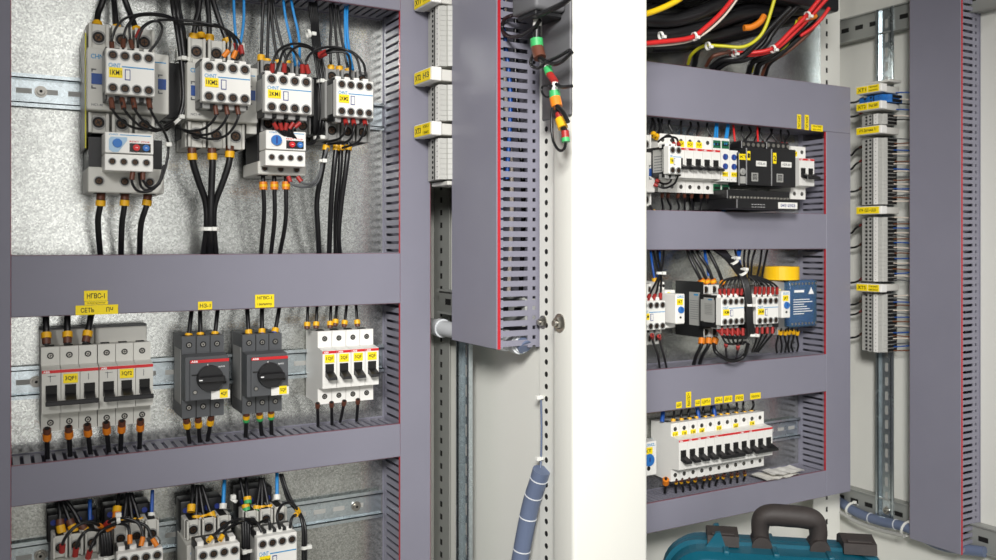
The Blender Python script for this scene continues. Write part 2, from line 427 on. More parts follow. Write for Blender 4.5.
# ---------------------------------------------------------------- camera
cam = bpy.data.cameras.new('camera'); co = bpy.data.objects.new('camera', cam); C.objects.link(co)
co.location = (0, 0, ZC); co.rotation_euler = (math.pi/2, 0, -TH)
cam.sensor_width = 36; cam.lens = 36*FPX/996; cam.shift_y = -37.5/996; cam.clip_start = .02
cam.dof.use_dof = True; cam.dof.focus_distance = 1.06; cam.dof.aperture_fstop = 10.0
bpy.context.scene.camera = co
# ---------------------------------------------------------------- light
sc = bpy.context.scene
sc.view_settings.view_transform = 'Standard'; sc.view_settings.look = 'None'; sc.view_settings.gamma = 1; sc.view_settings.exposure = 0
w = bpy.data.worlds.new('room_light'); sc.world = w; w.use_nodes = True
w.node_tree.nodes['Background'].inputs[0].default_value = (.93, .96, 1, 1); w.node_tree.nodes['Background'].inputs[1].default_value = .095
def area(name, loc, at, sx, sy, power, col=(1, .97, .93)):
    d = bpy.data.lights.new(name, 'AREA'); d.shape = 'RECTANGLE'; d.size = sx; d.size_y = sy; d.energy = power; d.color = col
    o = bpy.data.objects.new(name, d); C.objects.link(o); o.location = loc
    o.rotation_euler = (Vector(at)-Vector(loc)).to_track_quat('-Z', 'Y').to_euler(); return o
area('floor_fill_panel', (.8, -1.0, 2.8), (.8, -.95, 0), 1.6, .7, 22)  # added overhead panel, brightens the floor so the lower plates reflect it
area('window_light', (.25, -1.6, 1.4), (.25, 1, 1.4), .62, 1.9, 6.5, (1, .985, .96))
area('plate_fill_panel', (1.15, -1.6, 1.3), (.8, 1, 1.2), .95, 1.9, 3.6, (1, .99, .96))  # added panel, brightens the reflection further right in the left mounting plate
area('far_window_light', (3.6, -1.0, 2.2), (1.2, 1, 1.5), .9, .9, 7, (1, .98, .96))
sp = bpy.data.lights.new('added_key_spot', 'SPOT'); sp.energy = 178; sp.spot_size = math.radians(51); sp.spot_blend = 1; sp.shadow_soft_size = .18; sp.color = (1, .98, .95)  # added spot, aimed to make the brightness fall off to either side
so = bpy.data.objects.new('added_key_spot', sp); C.objects.link(so); so.location = (-.35, -.5, 1.75)
so.rotation_euler = (Vector((.74, .83, 1.12))-so.location).to_track_quat('-Z', 'Y').to_euler()
# ================================================================ device builders (world coordinates, front looks to -y)
def breaker(xl, zc, n, text, label, dark_rear=False, labelpole=0, lsize=(.0115, .009), lz=.0135, group=None, grey='grey', tie_bar=True, ltop=False, brand='ABB'):
    Wp = .0176; y0 = YP-.0045; F1 = YP-.050; F2 = YP-.068
    x1 = xl+n*Wp; org = Vector(((xl+x1)/2, YP, zc)); r = thing('circuit_breaker', label, 'circuit breaker', org, 0, group)
    b = MB()
    for i in range(n):
        a, e = xl+i*Wp+.00025, xl+(i+1)*Wp-.00025
        b.prism([(y0, zc-.041), (F1, zc-.0435), (F1, zc-.0245), (F2, zc-.0222), (F2, zc+.0222), (F1, zc+.0245), (F1, zc+.0435), (y0, zc+.041)], a, e, 'x', 0)
        m_ = (a+e)/2
        b.box(m_-.0042, m_+.0042, F1+.014, F1+.022, zc+.0426, zc+.0436, 1)     # clamp openings on the top and bottom
        b.box(m_-.0042, m_+.0042, F1+.014, F1+.022, zc-.0436, zc-.0426, 1)
    b.build('housing', [grey, 'hole'], r, org)
    s = MB().box(xl+.0003, x1-.0003, F2-.0004, F2, zc+.0188, zc+.0218, 0)
    for i in range(n if n != 3 else 1): s.text(brand, xl+i*Wp+.0015, xl+i*Wp+.0075, zc+.0191, zc+.0212, F2-.0004, 1)
    o = s.build('brand_stripe', ['red', 'whiteink'], r, org); o['label'] = 'red stripe with white lettering'
    for i in range(n):
        m_ = xl+(i+.5)*Wp
        for z in (zc+.0345, zc-.0345): screw(r, org, m_, F1, z, .0032)
        t = MB().box(m_-.0052, m_+.0052, F2-.0006, F2, zc-.0085, zc+.0065, 1)
        t.prism([(F2, zc-.002), (F2-.0135, zc-.0075), (F2-.0145, zc-.0108), (F2-.010, zc-.0115), (F2, zc-.0085)], m_-.0048, m_+.0048, 'x', 0)
        t.build('toggle', ['black', 'hole'], r, org)
    if n > 1 and tie_bar:
        MB().box(xl+.003, x1-.0015, F2-.0145, F2-.0110, zc-.0125, zc-.0078, 0, .0006).build('toggle_bar', 'black', r, org)
    if text:
        m_ = xl+(labelpole+.5)*Wp; zz = zc+lz; yy = F1 if ltop else F2
        sticker(r, org, m_-lsize[0]/2, m_+lsize[0]/2, zz-lsize[1]/2, zz+lsize[1]/2, yy-.0002, [text])
    if n == 3 and dark_rear:
        p_ = MB()
        for i in range(3):
            m_ = xl+(i+.5)*Wp
            p_.box(m_-.0012, m_-.0006, F2-.0003, F2, zc+.010, zc+.0165, 0)
        p_.box(xl+.0055, xl+.013, F2-.0003, F2, zc+.0155, zc+.016, 0)
        p_.build('printed_mark', 'greyink', r, org)
    return r, org
def motor_switch(xl, zc, text, label):
    Wd = .045; x1 = xl+Wd; y0 = YP-.0045; F1 = YP-.056; F2 = YP-.077
    org = Vector(((xl+x1)/2, YP, zc)); r = thing('motor_protection_switch', label, 'motor switch', org)
    b = MB().prism([(y0, zc-.045), (F1, zc-.045), (F1, zc-.024), (F2, zc-.0225), (F2, zc+.0245), (F1, zc+.026), (F1, zc+.045), (y0, zc+.045)], xl, x1, 'x', 0)
    for i in (1, 2):
        x = xl+i*.015; b.box(x-.0004, x+.0004, F1-.0006, F1, zc+.026, zc+.045, 1); b.box(x-.0004, x+.0004, F1-.0006, F1, zc-.045, zc-.024, 1)
    for i in range(3): b.box(xl+i*.015+.003, xl+i*.015+.012, F1+.008, F1+.018, zc+.0445, zc+.0455, 1)
    b.box(xl-.0005, xl, YP-.05, YP-.012, zc-.03, zc+.03, 2)
    b.build('housing', ['dark', 'hole', 'mid'], r, org)
    f = MB().box(xl+.004, x1+.001, F2-.002, F2, zc-.0225, zc+.0215, 0, .0008)
    f.box(xl+.006, xl+.013, F2-.0025, F2-.002, zc+.0045, zc+.0058, 1).box(xl+.0385, xl+.0425, F2-.0025, F2-.002, zc-.006, zc-.0035, 1)
    f.text('I', xl+.0225, xl+.0233, zc+.0135, zc+.0165, F2-.002, 2).text('AUTO', xl+.034, xl+.041, zc+.012, zc+.0135, F2-.002, 2)
    f.build('front_cover', ['dark', 'hole', 'whiteink'], r, org)
    s = MB().box(xl+.0045, x1+.0005, F2-.0026, F2-.002, zc+.0182, zc+.0214, 0).text('ABB', xl+.0055, xl+.0125, zc+.0187, zc+.0209, F2-.0026, 1)
    o = s.build('brand_stripe', ['red', 'whiteink'], r, org); o['label'] = 'red stripe with white lettering'
    kx, kz = xl+.025, zc+.001
    k = MB().cyl((kx, F2-.002, kz), (kx, F2-.0085, kz), .0142, .0135, 28, 0).box(kx-.0138, kx+.0138, F2-.0155, F2-.008, kz-.0034, kz+.0034, 0, .001)
    k.box(kx-.0135, kx-.010, F2-.0157, F2-.0154, kz-.0006, kz+.0006, 1)
    k.build('rotary_knob', ['black', 'whiteink'], r, org)
    a = MB().cyl((xl+.0095, F2-.002, zc-.0135), (xl+.0095, F2-.0024, zc-.0135), .0026, .0026, 14, 0).cyl((xl+.0095, F2-.0024, zc-.0135), (xl+.0095, F2-.0028, zc-.0135), .0017, .0017, 12, 1)
    a.build('setting_screw', ['black', 'steel'], r, org)
    for i in range(3):
        for z in (zc+.0355, zc-.0335): screw(r, org, xl+.0075+i*.015, F1, z, .0034)
    w_ = MB().box(x1-.0185, x1+.0015, F2-.0026, F2-.002, zc-.0225, zc-.0135, 0); w_.build('white_tag', 'white', r, org)
    sticker(r, org, x1-.0095, x1-.001, zc-.0215, zc-.0125, F2-.0027, [text])
    return r, org
def contactor(label, body, yb, cent, yc, aux=None, ya=None, tag_text=None, col='grey', brand=True, text_left=None, side=None, nscrew=3, tcols=None, blue=True, ncol=4, rear='grey'):
    x0, x1, z0, z1 = rect(*body, yb); org = Vector(((x0+x1)/2, YP, (z0+z1)/2))
    r = thing('contactor', label, 'contactor', org); W, H = x1-x0, z1-z0
    cx0, cx1, cz0, cz1 = rect(*cent, yc)
    b = MB().box(x0, x1, yb+.010, YP-.0045, z0, z1, 0, .001)
    b.box(x0-.0008, x1+.0008, yb+.035, YP-.0046, z0+H*.1, z1-H*.1, 1)
    zt0, zt1 = cz1+.001, z1; zb0, zb1 = z0, cz0-.001
    for i in range(nscrew):                      # finned terminals
        a = x0+W*(i+.06)/nscrew; e = x0+W*(i+.94)/nscrew; m_ = (a+e)/2; q = (e-a)
        for (l0, l1) in ((zt0, zt1), (zb0, zb1)):
            if l1-l0 < .006: continue
            b.box(a, e, yb+.004, yb+.0102, l0, l1, 0, .0006)
            b.box(a, a+q*.16, yb, yb+.0102, l0, l1, 0, .0005).box(e-q*.16, e, yb, yb+.0102, l0, l1, 0, .0005)
            o_ = l1 if l0 == zt0 else l0; sg = 1 if l0 == zt0 else -1
            b.box(m_-q*.28, m_+q*.28, yb+.006, yb+.03, o_-.0006, o_+sg*.0004, 2)
    b.build('housing', [rear, 'dark', 'hole'], r, org)
    c = MB().box(cx0, cx1, yc, YP-.02, cz0, cz1, 0, .001)
    if brand:
        c.text('CHNT', cx0+.0035, cx0+.0035+.0155, cz1-.0112, cz1-.0062, yc, 1)
        c.box(cx0+.022, cx1-.003, yc-.0002, yc, cz1-.0095, cz1-.0085, 1)
        c.text('NC1-40', cx0+.004, cx0+.015, cz0+.004, cz0+.0065, yc, 2)
    c.build('front_cover', [col, 'blueink', 'greyink'], r, org)
    if blue:
        zz = (cz0+cz1)/2; 
        for (u0, u1) in ((cx0+.004, cx0+.016), (cx1-.011, cx1-.003)):
            i_ = MB().box(u0, u1, yc-.0008, yc, zz-.0055, zz+.0055, 0).box(u0, u0+.0045, yc-.0005, yc, zz+.009, zz+.0102, 1).box(u0, u0+.0012, yc-.0005, yc, zz+.007, zz+.0102, 1)
            i_.box(u0, u0+.0045, yc-.0005, yc, zz-.0102, zz-.009, 1).box(u0, u0+.0012, yc-.0005, yc, zz-.0102, zz-.007, 1)
            o = i_.build('blue_indicator', ['blue', 'greyink'], r, org); o['label'] = 'blue rectangle on the front'
    for i in range(nscrew):
        m_ = x0+W*(i+.5)/nscrew
        if z1-cz1 > .006: screw(r, org, m_, yb+.004, (cz1+z1)/2, min(.0058, (z1-cz1)*.36, W/nscrew*.3), 'brass', 'mid')
        if cz0-z0 > .006: screw(r, org, m_, yb+.004, (z0+cz0)/2, min(.0058, (cz0-z0)*.36, W/nscrew*.3), 'brass', 'mid')
    if aux:
        aux_block(r, org, aux, ya, yc, tag_text, ncol)
    if side:
        u0, u1, v0, v1, ys, kind = side
        sx0, sx1, sz0, sz1 = rect(u0, u1, v0, v1, ys)
        d = MB().box(sx0, sx1, ys, YP-.02, sz0, sz1, 0, .0008); d.build('side_block', [kind], r, org)
    return r, org
def aux_block(r, org, aux, ya, yc, text, ncol=4, lab=True):
    x0, x1, z0, z1 = rect(*aux, ya); W, H = x1-x0, z1-z0
    d = MB().box(x0, x1, ya, ya+.012, z0, z1, 0, .0008).box(x0+.0006, x1-.0006, ya+.0118, yc-.0002, z0-.004, z1+.003, 1)
    for i in range(ncol):                         # wire clamps above and below the white face
        a = x0+W*(i+.2)/ncol; e = x0+W*(i+.8)/ncol
        d.box(a, e, ya+.010, ya+.024, z1-.001, z1+.0045, 0, .0005).box(a, e, ya+.010, ya+.024, z0-.006, z0+.001, 2, .0005)
    d.text('CHNT', x0+W*.05, x0+W*.29, z1-H*.42, z1-H*.325, ya, 3).box(x0+W*.32, x1-W*.02, ya-.0002, ya, z1-H*.40, z1-H*.375, 3)
    d.box(x0+W*.38, x0+W*.49, ya-.0005, ya, z0+H*.32, z0+H*.56, 4).box(x0+W*.395, x0+W*.475, ya-.0008, ya, z0+H*.34, z0+H*.54, 0)
    d.box(x0-.0003, x0, ya+.014, yc-.004, z0+.004, z1-.004, 5)
    k = d.build('auxiliary_contact_block', ['white', 'black', 'mid', 'blueink', 'navy', 'silver'], r, org); k['label'] = 'white clip-on block with two rows of screws'
    for i in range(ncol):
        for z in (z1-H*.15, z0+H*.13): screw(k, org, x0+W*(i+.56)/(ncol+.1), ya, z, min(.0042, W/ncol*.34), 'brass', 'mid')
    if text and lab:
        sticker(k, org, x0+W*.06, x0+W*.33, z0+H*.36, z0+H*.58, ya-.0002, [text], pad=.08)
    return k
def overload_relay(label, front, yf, base, yb, small=False):
    x0, x1, z0, z1 = rect(*base, yb); org = Vector(((x0+x1)/2, YP, (z0+z1)/2)); r = thing('overload_relay', label, 'overload relay', org)
    f0, f1, g0, g1 = rect(*front, yf); W, H = f1-f0, g1-g0
    b = MB().box(x0, x1, yb, YP-.01, z0, z1, 0, .001).box(x0+.001, x1-.001, yb+.006, YP-.02, z1, g1-.002, 1)
    for i in range(3): b.box(x0+(x1-x0)*(i+.28)/3, x0+(x1-x0)*(i+.72)/3, yb+.008, yb+.024, z0-.0005, z0+.0005, 2)
    b.build('base', ['grey', 'black', 'hole'], r, org)
    m_ = g0+H*.46
    d = MB().box(f0, f1, yf+.002, yb+.004, g0, m_-.0008, 0, .0006).box(f0, f1, yf, yb+.004, m_, g1, 0, .0006)
    d.text('CHNT', f0+W*.08, f0+W*.27, g1-H*.08, g1-H*.035, yf, 1).box(f0+W*.3, f1-W*.05, yf-.0002, yf, g1-H*.07, g1-H*.05, 1)
    d.text('NR2-25', f0+W*.5, f0+W*.8, m_+H*.03, m_+H*.07, yf, 3).box(f0+W*.5, f1-W*.06, yf-.0002, yf, m_+H*.045, m_+H*.275, 2).text('RESET  STOP', f0+W*.5, f1-W*.08, m_+H*.30, m_+H*.34, yf, 4)
    d.build('front_module', ['white', 'blueink', 'black', 'greyink', 'red'], r, org)
    cx, cz = f0+W*.25, m_+H*.26
    if small: k = MB().cyl((cx, yf, cz), (cx, yf-.003, cz), H*.15, H*.145, 24, 0).box(cx-H*.02, cx+H*.02, yf-.0034, yf-.003, cz-H*.1, cz+H*.1, 1)
    else: k = MB().prism([(f0+W*.08, m_+H*.08), (f0+W*.16, m_+H*.02), (f0+W*.27, m_+H*.03), (f0+W*.45, m_+H*.34), (f0+W*.45, m_+H*.42), (f0+W*.12, m_+H*.42), (f0+W*.08, m_+H*.36)], yf-.0006, yf, 'y', 0).cyl((cx, yf, cz), (cx, yf-.0016, cz), H*.12, H*.115, 24, 1)
    k.build('setting_dial', ['lcd', 'dialblue'] if not small else ['dialblue', 'navy'], r, org)
    for (f, c_) in ((.64, 'red'), (.84, 'dialblue')):
        q = MB().cyl((f0+W*f, yf, m_+H*.16), (f0+W*f, yf-.003, m_+H*.16), W*.075, W*.07, 18, 0); q.box(f0+W*f-.0012, f0+W*f+.0012, yf-.0032, yf-.003, m_+H*.155, m_+H*.165, 1)
        o = q.build('push_button', [c_, 'whiteink'], r, org); o['label'] = ('red' if c_ == 'red' else 'blue')+' round push button'
    for i in range(4): screw(r, org, f0+W*(.15+.235*i), yf+.002, g0+H*.24, W*.065, 'brass', 'mid')
    n = 3
    for i in range(n): screw(r, org, x0+(x1-x0)*(i+.5)/n-.002, yb, z0+(z1-z0)*.45, (x1-x0)*.055, 'brass', 'mid')
    return r, org
def module(name, label, cat, front, yf, col='black', yback=None, bev=.0012):
    x0, x1, z0, z1 = rect(*front, yf); org = Vector(((x0+x1)/2, YP, (z0+z1)/2)); r = thing(name, label, cat, org)
    MB().box(x0, x1, yf, yback or YP-.0045, z0, z1, 0, bev).build('housing', col, r, org)
    return r, org, x0, x1, z0, z1
# ================================================================ LEFT CABINET: top row
contactor('wide light grey contactor behind the white block marked 1KM1', (87, 156, 26, 134), .995, (87, 169, 51, 112), .985,
          (106, 155, 50, 95), .945, '1KM1', side=(160, 187, 63, 119, 1.025, 'black'))  # black side block stands in for the shading between the first two contactors
contactor('wide light grey contactor behind the white block marked 1KM2', (187, 246, 40, 148), .995, (187, 258, 65, 121), .985,
          (202, 251, 62, 103), .945, '1KM2', side=(246.5, 257, 122, 134, .995, 'grey'))
contactor('contactor behind the white block marked 2KM1', (260, 312, 62, 133), 1.000, (262, 314, 76, 114), .988,
          (265, 312, 75, 113), .948, '2KM1', side=(313, 325.5, 78, 135, 1.015, 'black'), blue=False, brand=False, rear='mid', col='mid')  # black side block again draws shading, here beside the third contactor
contactor('contactor behind the white block marked 2KM2', (325, 371, 70, 141), 1.002, (325, 373, 83, 120), .990,
          (336.5, 373.5, 80, 117), .955, '2KM2', blue=False, brand=False, rear='mid', col='mid')
overload_relay('wide overload relay hanging under the contactor marked 1KM1', (105, 153.5, 133, 171), .955, (88, 164, 168, 193), .985)
overload_relay('smaller overload relay hanging under the contactor marked 2KM1', (266, 306, 131, 166), .960, (258, 306, 162, 175), .985, True)
# yellow-green side strip beside the first relay
x0, x1, z0, z1 = rect(83.2, 84.6, 37, 150, 1.02)
tag(MB().box(x0, x1, 1.000, 1.058, z0, z1, 0).box(x0, x1, .9994, 1.0, z0, z1, 1).build('spacer_plate', ['mid', 'wygreen'], None, (x0, 1.02, z0)), 'thin yellow-green edged spacer plate left of the first contactor', 'plate')
# ================================================================ LEFT CABINET: breakers and motor switches
zb1 = P(96, 388, .997).z
xb = P(41.5, 388, .997).x
rA, oA = breaker(xb, zb1-.0005, 3, '3QF1', 'three-pole circuit breaker with yellow label 3QF1', True, 1, (.0135, .0095), .0125)
rB, oB = breaker(xb+.0532, zb1-.0005, 3, '3QF2', 'three-pole circuit breaker with yellow label 3QF2', True, 1, (.0135, .0095), .0135)
for r_, o_, marks in ((rA, oA, 0), (rB, oB, 1)):       # rear terminal shroud
    x0 = o_.x-.0264; x1 = o_.x+.0262
    s = MB().box(x0, x1, YP-.022, YP-.0046, zb1+.041, zb1+.0585, 0, .001).box(x0, x1, YP-.0226, YP-.0046, zb1+.0585, zb1+.060, 1)
    s.build('terminal_shroud', ['grey', 'dark'], r_, o_)
zm = P(205, 377, .988).z
xm = P(182, 377, .988).x
motor_switch(xm+.0035, P(205, 379, .988).z, '4QF', 'dark grey motor switch with rotary knob and yellow label 4QF')
motor_switch(P(241, 372, .988).x+.0065, P(262, 376, .988).z, '5QF', 'dark grey motor switch with rotary knob and yellow label 5QF')
xs = P(317.5, 365, 1.015).x; zs = P(350, 368, .997).z
for i, nm in enumerate(('1QF', '2QF', '3QF', '4QF')):
    breaker(xs+i*.0177, zs, 1, nm, 'white single-pole circuit breaker with yellow label '+nm+', %s of the row of four' % ('leftmost', 'second', 'third', 'rightmost')[i], False, 0, (.0115, .0095), .0128, grey='white', group=None)
# labels stuck on the duct
def duct_label(cov, px, Y, lines, label, rot=False):
    u0, u1, v0, v1 = px; x0, x1, z0, z1 = rect(u0, u1, v0, v1, Y)
    root = cov.parent
    sticker(cov, root.location, x0, x1, z0, z1, Y-.0002, lines, rot, label=label, th=.0005)
ydf = YP-EPS-.0595
duct_label(C1, (84, 107.5, 290.5, 301), ydf, ['НГВС-1'], 'yellow label reading НГВС-1, above the wider label')
duct_label(C1, (84.5, 108, 301.3, 304.6), ydf, ['2 вентилятор'], 'thin yellow label with small lettering')
duct_label(C1, (75.5, 118, 305, 314.5), ydf-.0005, ['СЕТЬ        ПЧ'], 'wide yellow label reading СЕТЬ and ПЧ')
duct_label(C1, (198, 212, 301.5, 309.5), ydf, ['НЗ-1'], 'yellow label reading НЗ-1')
duct_label(C1, (255, 274, 294.5, 307.5), ydf, ['НГВС-1', '1 вентилятор'], 'yellow label reading НГВС-1 in the middle of the duct')
# ================================================================ LEFT CABINET: bottom row
contactor('dark contactor with red and orange sleeves at the bottom left', (52, 100, 535, 640), 1.000, (52, 100, 562, 625), .985, rear='grey', col='grey', nscrew=3, ncol=4, blue=False)
contactor('grey contactor right of the black wire bundle at the bottom left', (113, 160, 523, 640), 1.000, (113, 160, 556, 622), .985, (117, 163, 551, 596), .955, '3KM1', nscrew=3, blue=False)
contactor('grey contactor with four black wires, third in the bottom row', (186, 232, 519, 640), 1.000, (187, 237, 542, 615), .985, (197, 240, 546, 592), .950, '3KM2', nscrew=3, blue=False)
contactor('grey contactor under the white block marked 5KM, last of the bottom row', (245, 288, 510, 640), 1.000, (247, 290, 534, 600), .985, (257, 297, 535, 580), .950, '5KM', nscrew=3, blue=False)
for (u0, u1, v0, v1, nm) in ((47, 97, 512, 528, 'left'), (104, 150, 505, 519, 'middle'), (180, 222, 499, 517, 'right'), (238, 272, 488, 511, 'rightmost')):
    x0, x1, z0, z1 = rect(u0, u1, v0, v1, 1.03)
    t = thing('interface_relay', 'black relay socket behind the %s contactor of the bottom row' % nm, 'relay', ((x0+x1)/2, YP, z0))
    MB().box(x0, x1, 1.03, YP-.009, z0-.012, z1, 0, .0015).build('housing', 'black', t, t.location)
    k = MB()
    for i in range(4): k.cyl((x0+(x1-x0)*(i+.5)/4, 1.031, (z0+z1)/2), (x0+(x1-x0)*(i+.5)/4, 1.0285, (z0+z1)/2), .003, .003, 10, 0)
    k.build('terminal_row', 'navy', t, t.location)
# ================================================================ RIGHT CABINET, upper row
def zrow(u, v, Y): return P(u, v, Y).z
PW = .0176
contactor('white contactor half hidden by the white post in the upper row of the right cabinet', (634, 652, 134, 206), 1.0, (632, 655, 152, 192), .985, nscrew=2, brand=False, col='white', rear='white')
r_, o_, x0, x1, z0, z1 = module('contactor', 'black contactor with silver side label in front of the row of five breakers', 'contactor', (668.5, 681.5, 146, 176), .948, 'black', 1.005)
aux_block(r_, o_, (669, 681.5, 146, 174), .932, .948, '7KM', 2)
s_ = MB().box(x0-.0006, x0, .957, .981, z0+.006, z1-.004, 0)
for i in range(6): s_.box(x0-.0009, x0-.0006, .960, .978, z0+.008+i*.004, z0+.0092+i*.004, 1)
o = s_.build('rating_plate', ['silver', 'greyink'], r_, o_); o['label'] = 'silver rating label on the black side'
MB().box(x0-.0004, x0, .948, 1.004, z0+.0005, z1-.0005, 0).build('side_panel', 'black', r_, o_)
XU = .879*1.015-2.5*PW; ZU = 1.3185
nm = ['', '', '1QF', '2QF', '3QF', '4QF']
where = ['leftmost of the six breakers in the upper right row', 'second of the six breakers in the upper right row', 'third of the six breakers, beside the black contactor',
         'fourth of the six breakers in the upper right row', 'fifth of the six breakers in the upper right row', 'last of the six breakers, beside the blue-button relays']
for i in range(6):
    breaker(XU+i*(PW+.0002), ZU, 1, ['', '', '5QF', '6QF', '7QF', ''][i] or None, 'white single-pole circuit breaker, '+where[i], False, 0, (.012, .009), .030, grey='white', ltop=True)
for i in range(2):                                   # narrow relays with two blue dials
    xl = XU+(6+i)*(PW+.0002)+.0012; org = Vector((xl+PW/2, YP, ZU)); r_ = thing('voltage_relay', 'narrow white relay with two blue dials, %s of the pair beside the black modules' % ('left' if i == 0 else 'right'), 'relay', org)
    F1, F2 = YP-.050, YP-.068; a, e = xl+.0003, xl+PW-.0003
    MB().prism([(YP-.0045, ZU-.041), (F1, ZU-.0435), (F1, ZU-.0255), (F2, ZU-.0252), (F2, ZU+.0232), (F1, ZU+.0255), (F1, ZU+.0435), (YP-.0045, ZU+.041)], a, e, 'x', 0).build('housing', 'white', r_, org)
    for z in (ZU+.0335, ZU-.034):
        o = MB().box(a+.001, e-.001, F1-.0005, F1, z-.006, z+.006, 0).box(a+.003, e-.003, F1-.001, F1-.0004, z-.002, z+.002, 1).build('terminal_cover', ['greenlabel', 'hole'], r_, org); o['label'] = 'green terminal strip'
    for z in (ZU+.0125, ZU-.002):
        o = MB().cyl(((a+e)/2, F2, z), ((a+e)/2, F2-.002, z), .0048, .0044, 18, 0).box((a+e)/2-.0006, (a+e)/2+.0006, F2-.0024, F2-.002, z-.0035, z+.0035, 1).build('dial', ['navy', 'dialblue'], r_, org); o['label'] = 'blue dial'
    sticker(r_, org, (a+e)/2-.0055, (a+e)/2+.0055, ZU-.0175, ZU-.0105, F2-.0002, ['KV%d' % (i+1)])
    for dx in (-.005, 0, .005): pass
    MB().box(a+.0035, a+.0045, F2-.0004, F2, ZU-.0225, ZU-.0215, 0).box(e-.0045, e-.0035, F2-.0004, F2, ZU-.0225, ZU-.0215, 0).build('pin_hole', 'hole', r_, org)
# black modules
def black_module(front, yf, label, tags, label2):
    r_, o_, x0, x1, z0, z1 = module('power_supply', label, 'power supply', front, yf, 'black'); W, H = x1-x0, z1-z0
    MB().box(x0+.002, x1-.002, yf+.012, YP-.006, z1-.001, z1+.012, 0, .001).build('top_terminal_block', 'black', r_, o_)
    k = MB()
    for i in range(5): k.cyl((x0+W*(i+.5)/5, yf+.012, z1+.006), (x0+W*(i+.5)/5, yf+.0112, z1+.006), .003, .003, 12, 0)
    k.build('terminal_row', 'steel', r_, o_)
    sticker(r_, o_, x0+W*.38, x0+W*.80, z0+H*.52, z0+H*.66, yf-.0002, [label2], base='white', ink='greyink', label='white label', name='white_label')
    for (f0, f1, h0, h1, t) in tags: sticker(r_, o_, x0+W*f0, x0+W*f1, z0+H*h0, z0+H*h1, yf-.0002, [t])
    m = MB().box(x0+W*.2, x0+W*.46, yf-.0006, yf, z0+H*.12, z0+H*.34, 0).box(x0+W*.24, x0+W*.42, yf-.0009, yf-.0006, z0+H*.15, z0+H*.31, 1)
    for i in range(4): m.box(x0+W*.25, x0+W*.41, yf-.0011, yf-.0009, z0+H*(.16+.037*i), z0+H*(.175+.037*i), 0)
    m.build('status_window', ['silver', 'black'], r_, o_)
    return r_, o_, x0, x1, z0, z1
black_module((746.5, 771, 148, 186), .990, 'left black power module with a yellow tag at its upper corner', [(.02, .14, .66, .90, '1')], 'HDR-60')
black_module((771.6, 796, 149, 187), .990, 'right black power module beside the two-pole breaker', [(.05, .18, .60, .88, '2')], 'HDR-60')
r_, o_, x0, x1, z0, z1 = module('timer_relay', 'dark relay with yellow tag and pale oval between blue-button relays and black modules', 'relay', (739, 746.2, 152, 186), .992, 'black')
sticker(r_, o_, x0, x1+.003, z1-.012, z1-.003, .9918, ['KT'])
MB().cyl(((x0+x1)/2, .992, z0+.022), ((x0+x1)/2, .9905, z0+.022), .0055, .005, 20, 0).cyl(((x0+x1)/2, .9905, z0+.022), ((x0+x1)/2, .989, z0+.022), .003, .003, 14, 1).box(x0+.002, x1-.002, .9912, .992, z0+.004, z0+.015, 0).build('dial', ['silver', 'mid'], r_, o_)
r_, o_, x0, x1, z0, z1 = module('connector_module', 'long black connector module with white printed label below the black modules', 'module', (737, 800, 199, 209.5), .965, 'black', YP-.004)
k = MB()
for i in range(18): k.cyl((x0+.006+i*(x1-x0-.012)/17, .985, z1+.004), (x0+.006+i*(x1-x0-.012)/17, .985, z1), .0022, .0022, 8, 0)
k.box(x0, x1, .985, YP-.006, z1-.0005, z1+.014, 1, .001)
k.build('terminal_row', ['steel', 'black'], r_, o_)
xa, xb_, za, zb_ = rect(778, 797, 202.5, 208.8, .965)
sticker(r_, o_, xa, xb_, za, zb_, .9648, ['043 0303'], base='white', ink='navy', label='white label with dark blue printing', name='white_label')
k = MB()
for i in range(5): k.box(x0+.030+i*.006, x0+.034+i*.006, .9647, .965, z0+.003, z0+.0035, 0).box(x0+.030+i*.006, x0+.034+i*.006, .9647, .965, z0+.007, z0+.0075, 0)
k.build('printed_mark', 'whiteink', r_, o_)
xl = P(790.6, 185, 1.015).x
breaker(xl, P(800, 172, 1.0).z, 2, '8QF', 'white two-pole circuit breaker at the right end of the upper row, beside the vertical duct', False, 0, (.012, .008), .031, grey='white', ltop=True)
# labels on the top duct
duct_label(RC0, (797, 800.8, 114.5, 129), ydf, ['ПИТАНИЕ'], 'left of the two upright yellow labels', True)
duct_label(RC0, (804.5, 808.5, 115, 130), ydf, ['ПИТАНИЕ'], 'right of the two upright yellow labels', True)
duct_label(RC0, (811, 822.5, 125, 131.2), ydf, ['ОБОГРЕВ', 'ШКАФА'], 'yellow label with two small lines')
# ================================================================ RIGHT CABINET, middle row
def timer(front, yf, label, text, dial='dialblue', side=None):
    r_, o_, x0, x1, z0, z1 = module('timer_relay', label, 'relay', front, yf, 'white', YP-.012); W, H = x1-x0, z1-z0
    f = MB().text('CHNT', x0+W*.15, x1-W*.15, z1-H*.1, z1-H*.05, yf, 0).box(x0+W*.1, x1-W*.1, yf-.0002, yf, z1-H*.125, z1-H*.11, 0); f.build('printed_mark', 'blueink', r_, o_)
    sticker(r_, o_, x0+W*.08, x0+W*.72, z1-H*.36, z1-H*.16, yf-.0003, [text])
    o = MB().cyl((x0+W*.52, yf, z0+H*.47), (x0+W*.52, yf-.0025, z0+H*.47), W*.3, W*.27, 22, 0).box(x0+W*.49, x0+W*.55, yf-.003, yf-.0025, z0+H*.43, z0+H*.55, 1).build('dial', [dial, 'navy'], r_, o_); o['label'] = 'blue dial'
    MB().cyl((x0+W*.5, yf, z0+H*.22), (x0+W*.5, yf-.0006, z0+H*.22), W*.1, W*.1, 12, 0).build('pin_hole', 'hole', r_, o_)
    return r_, o_
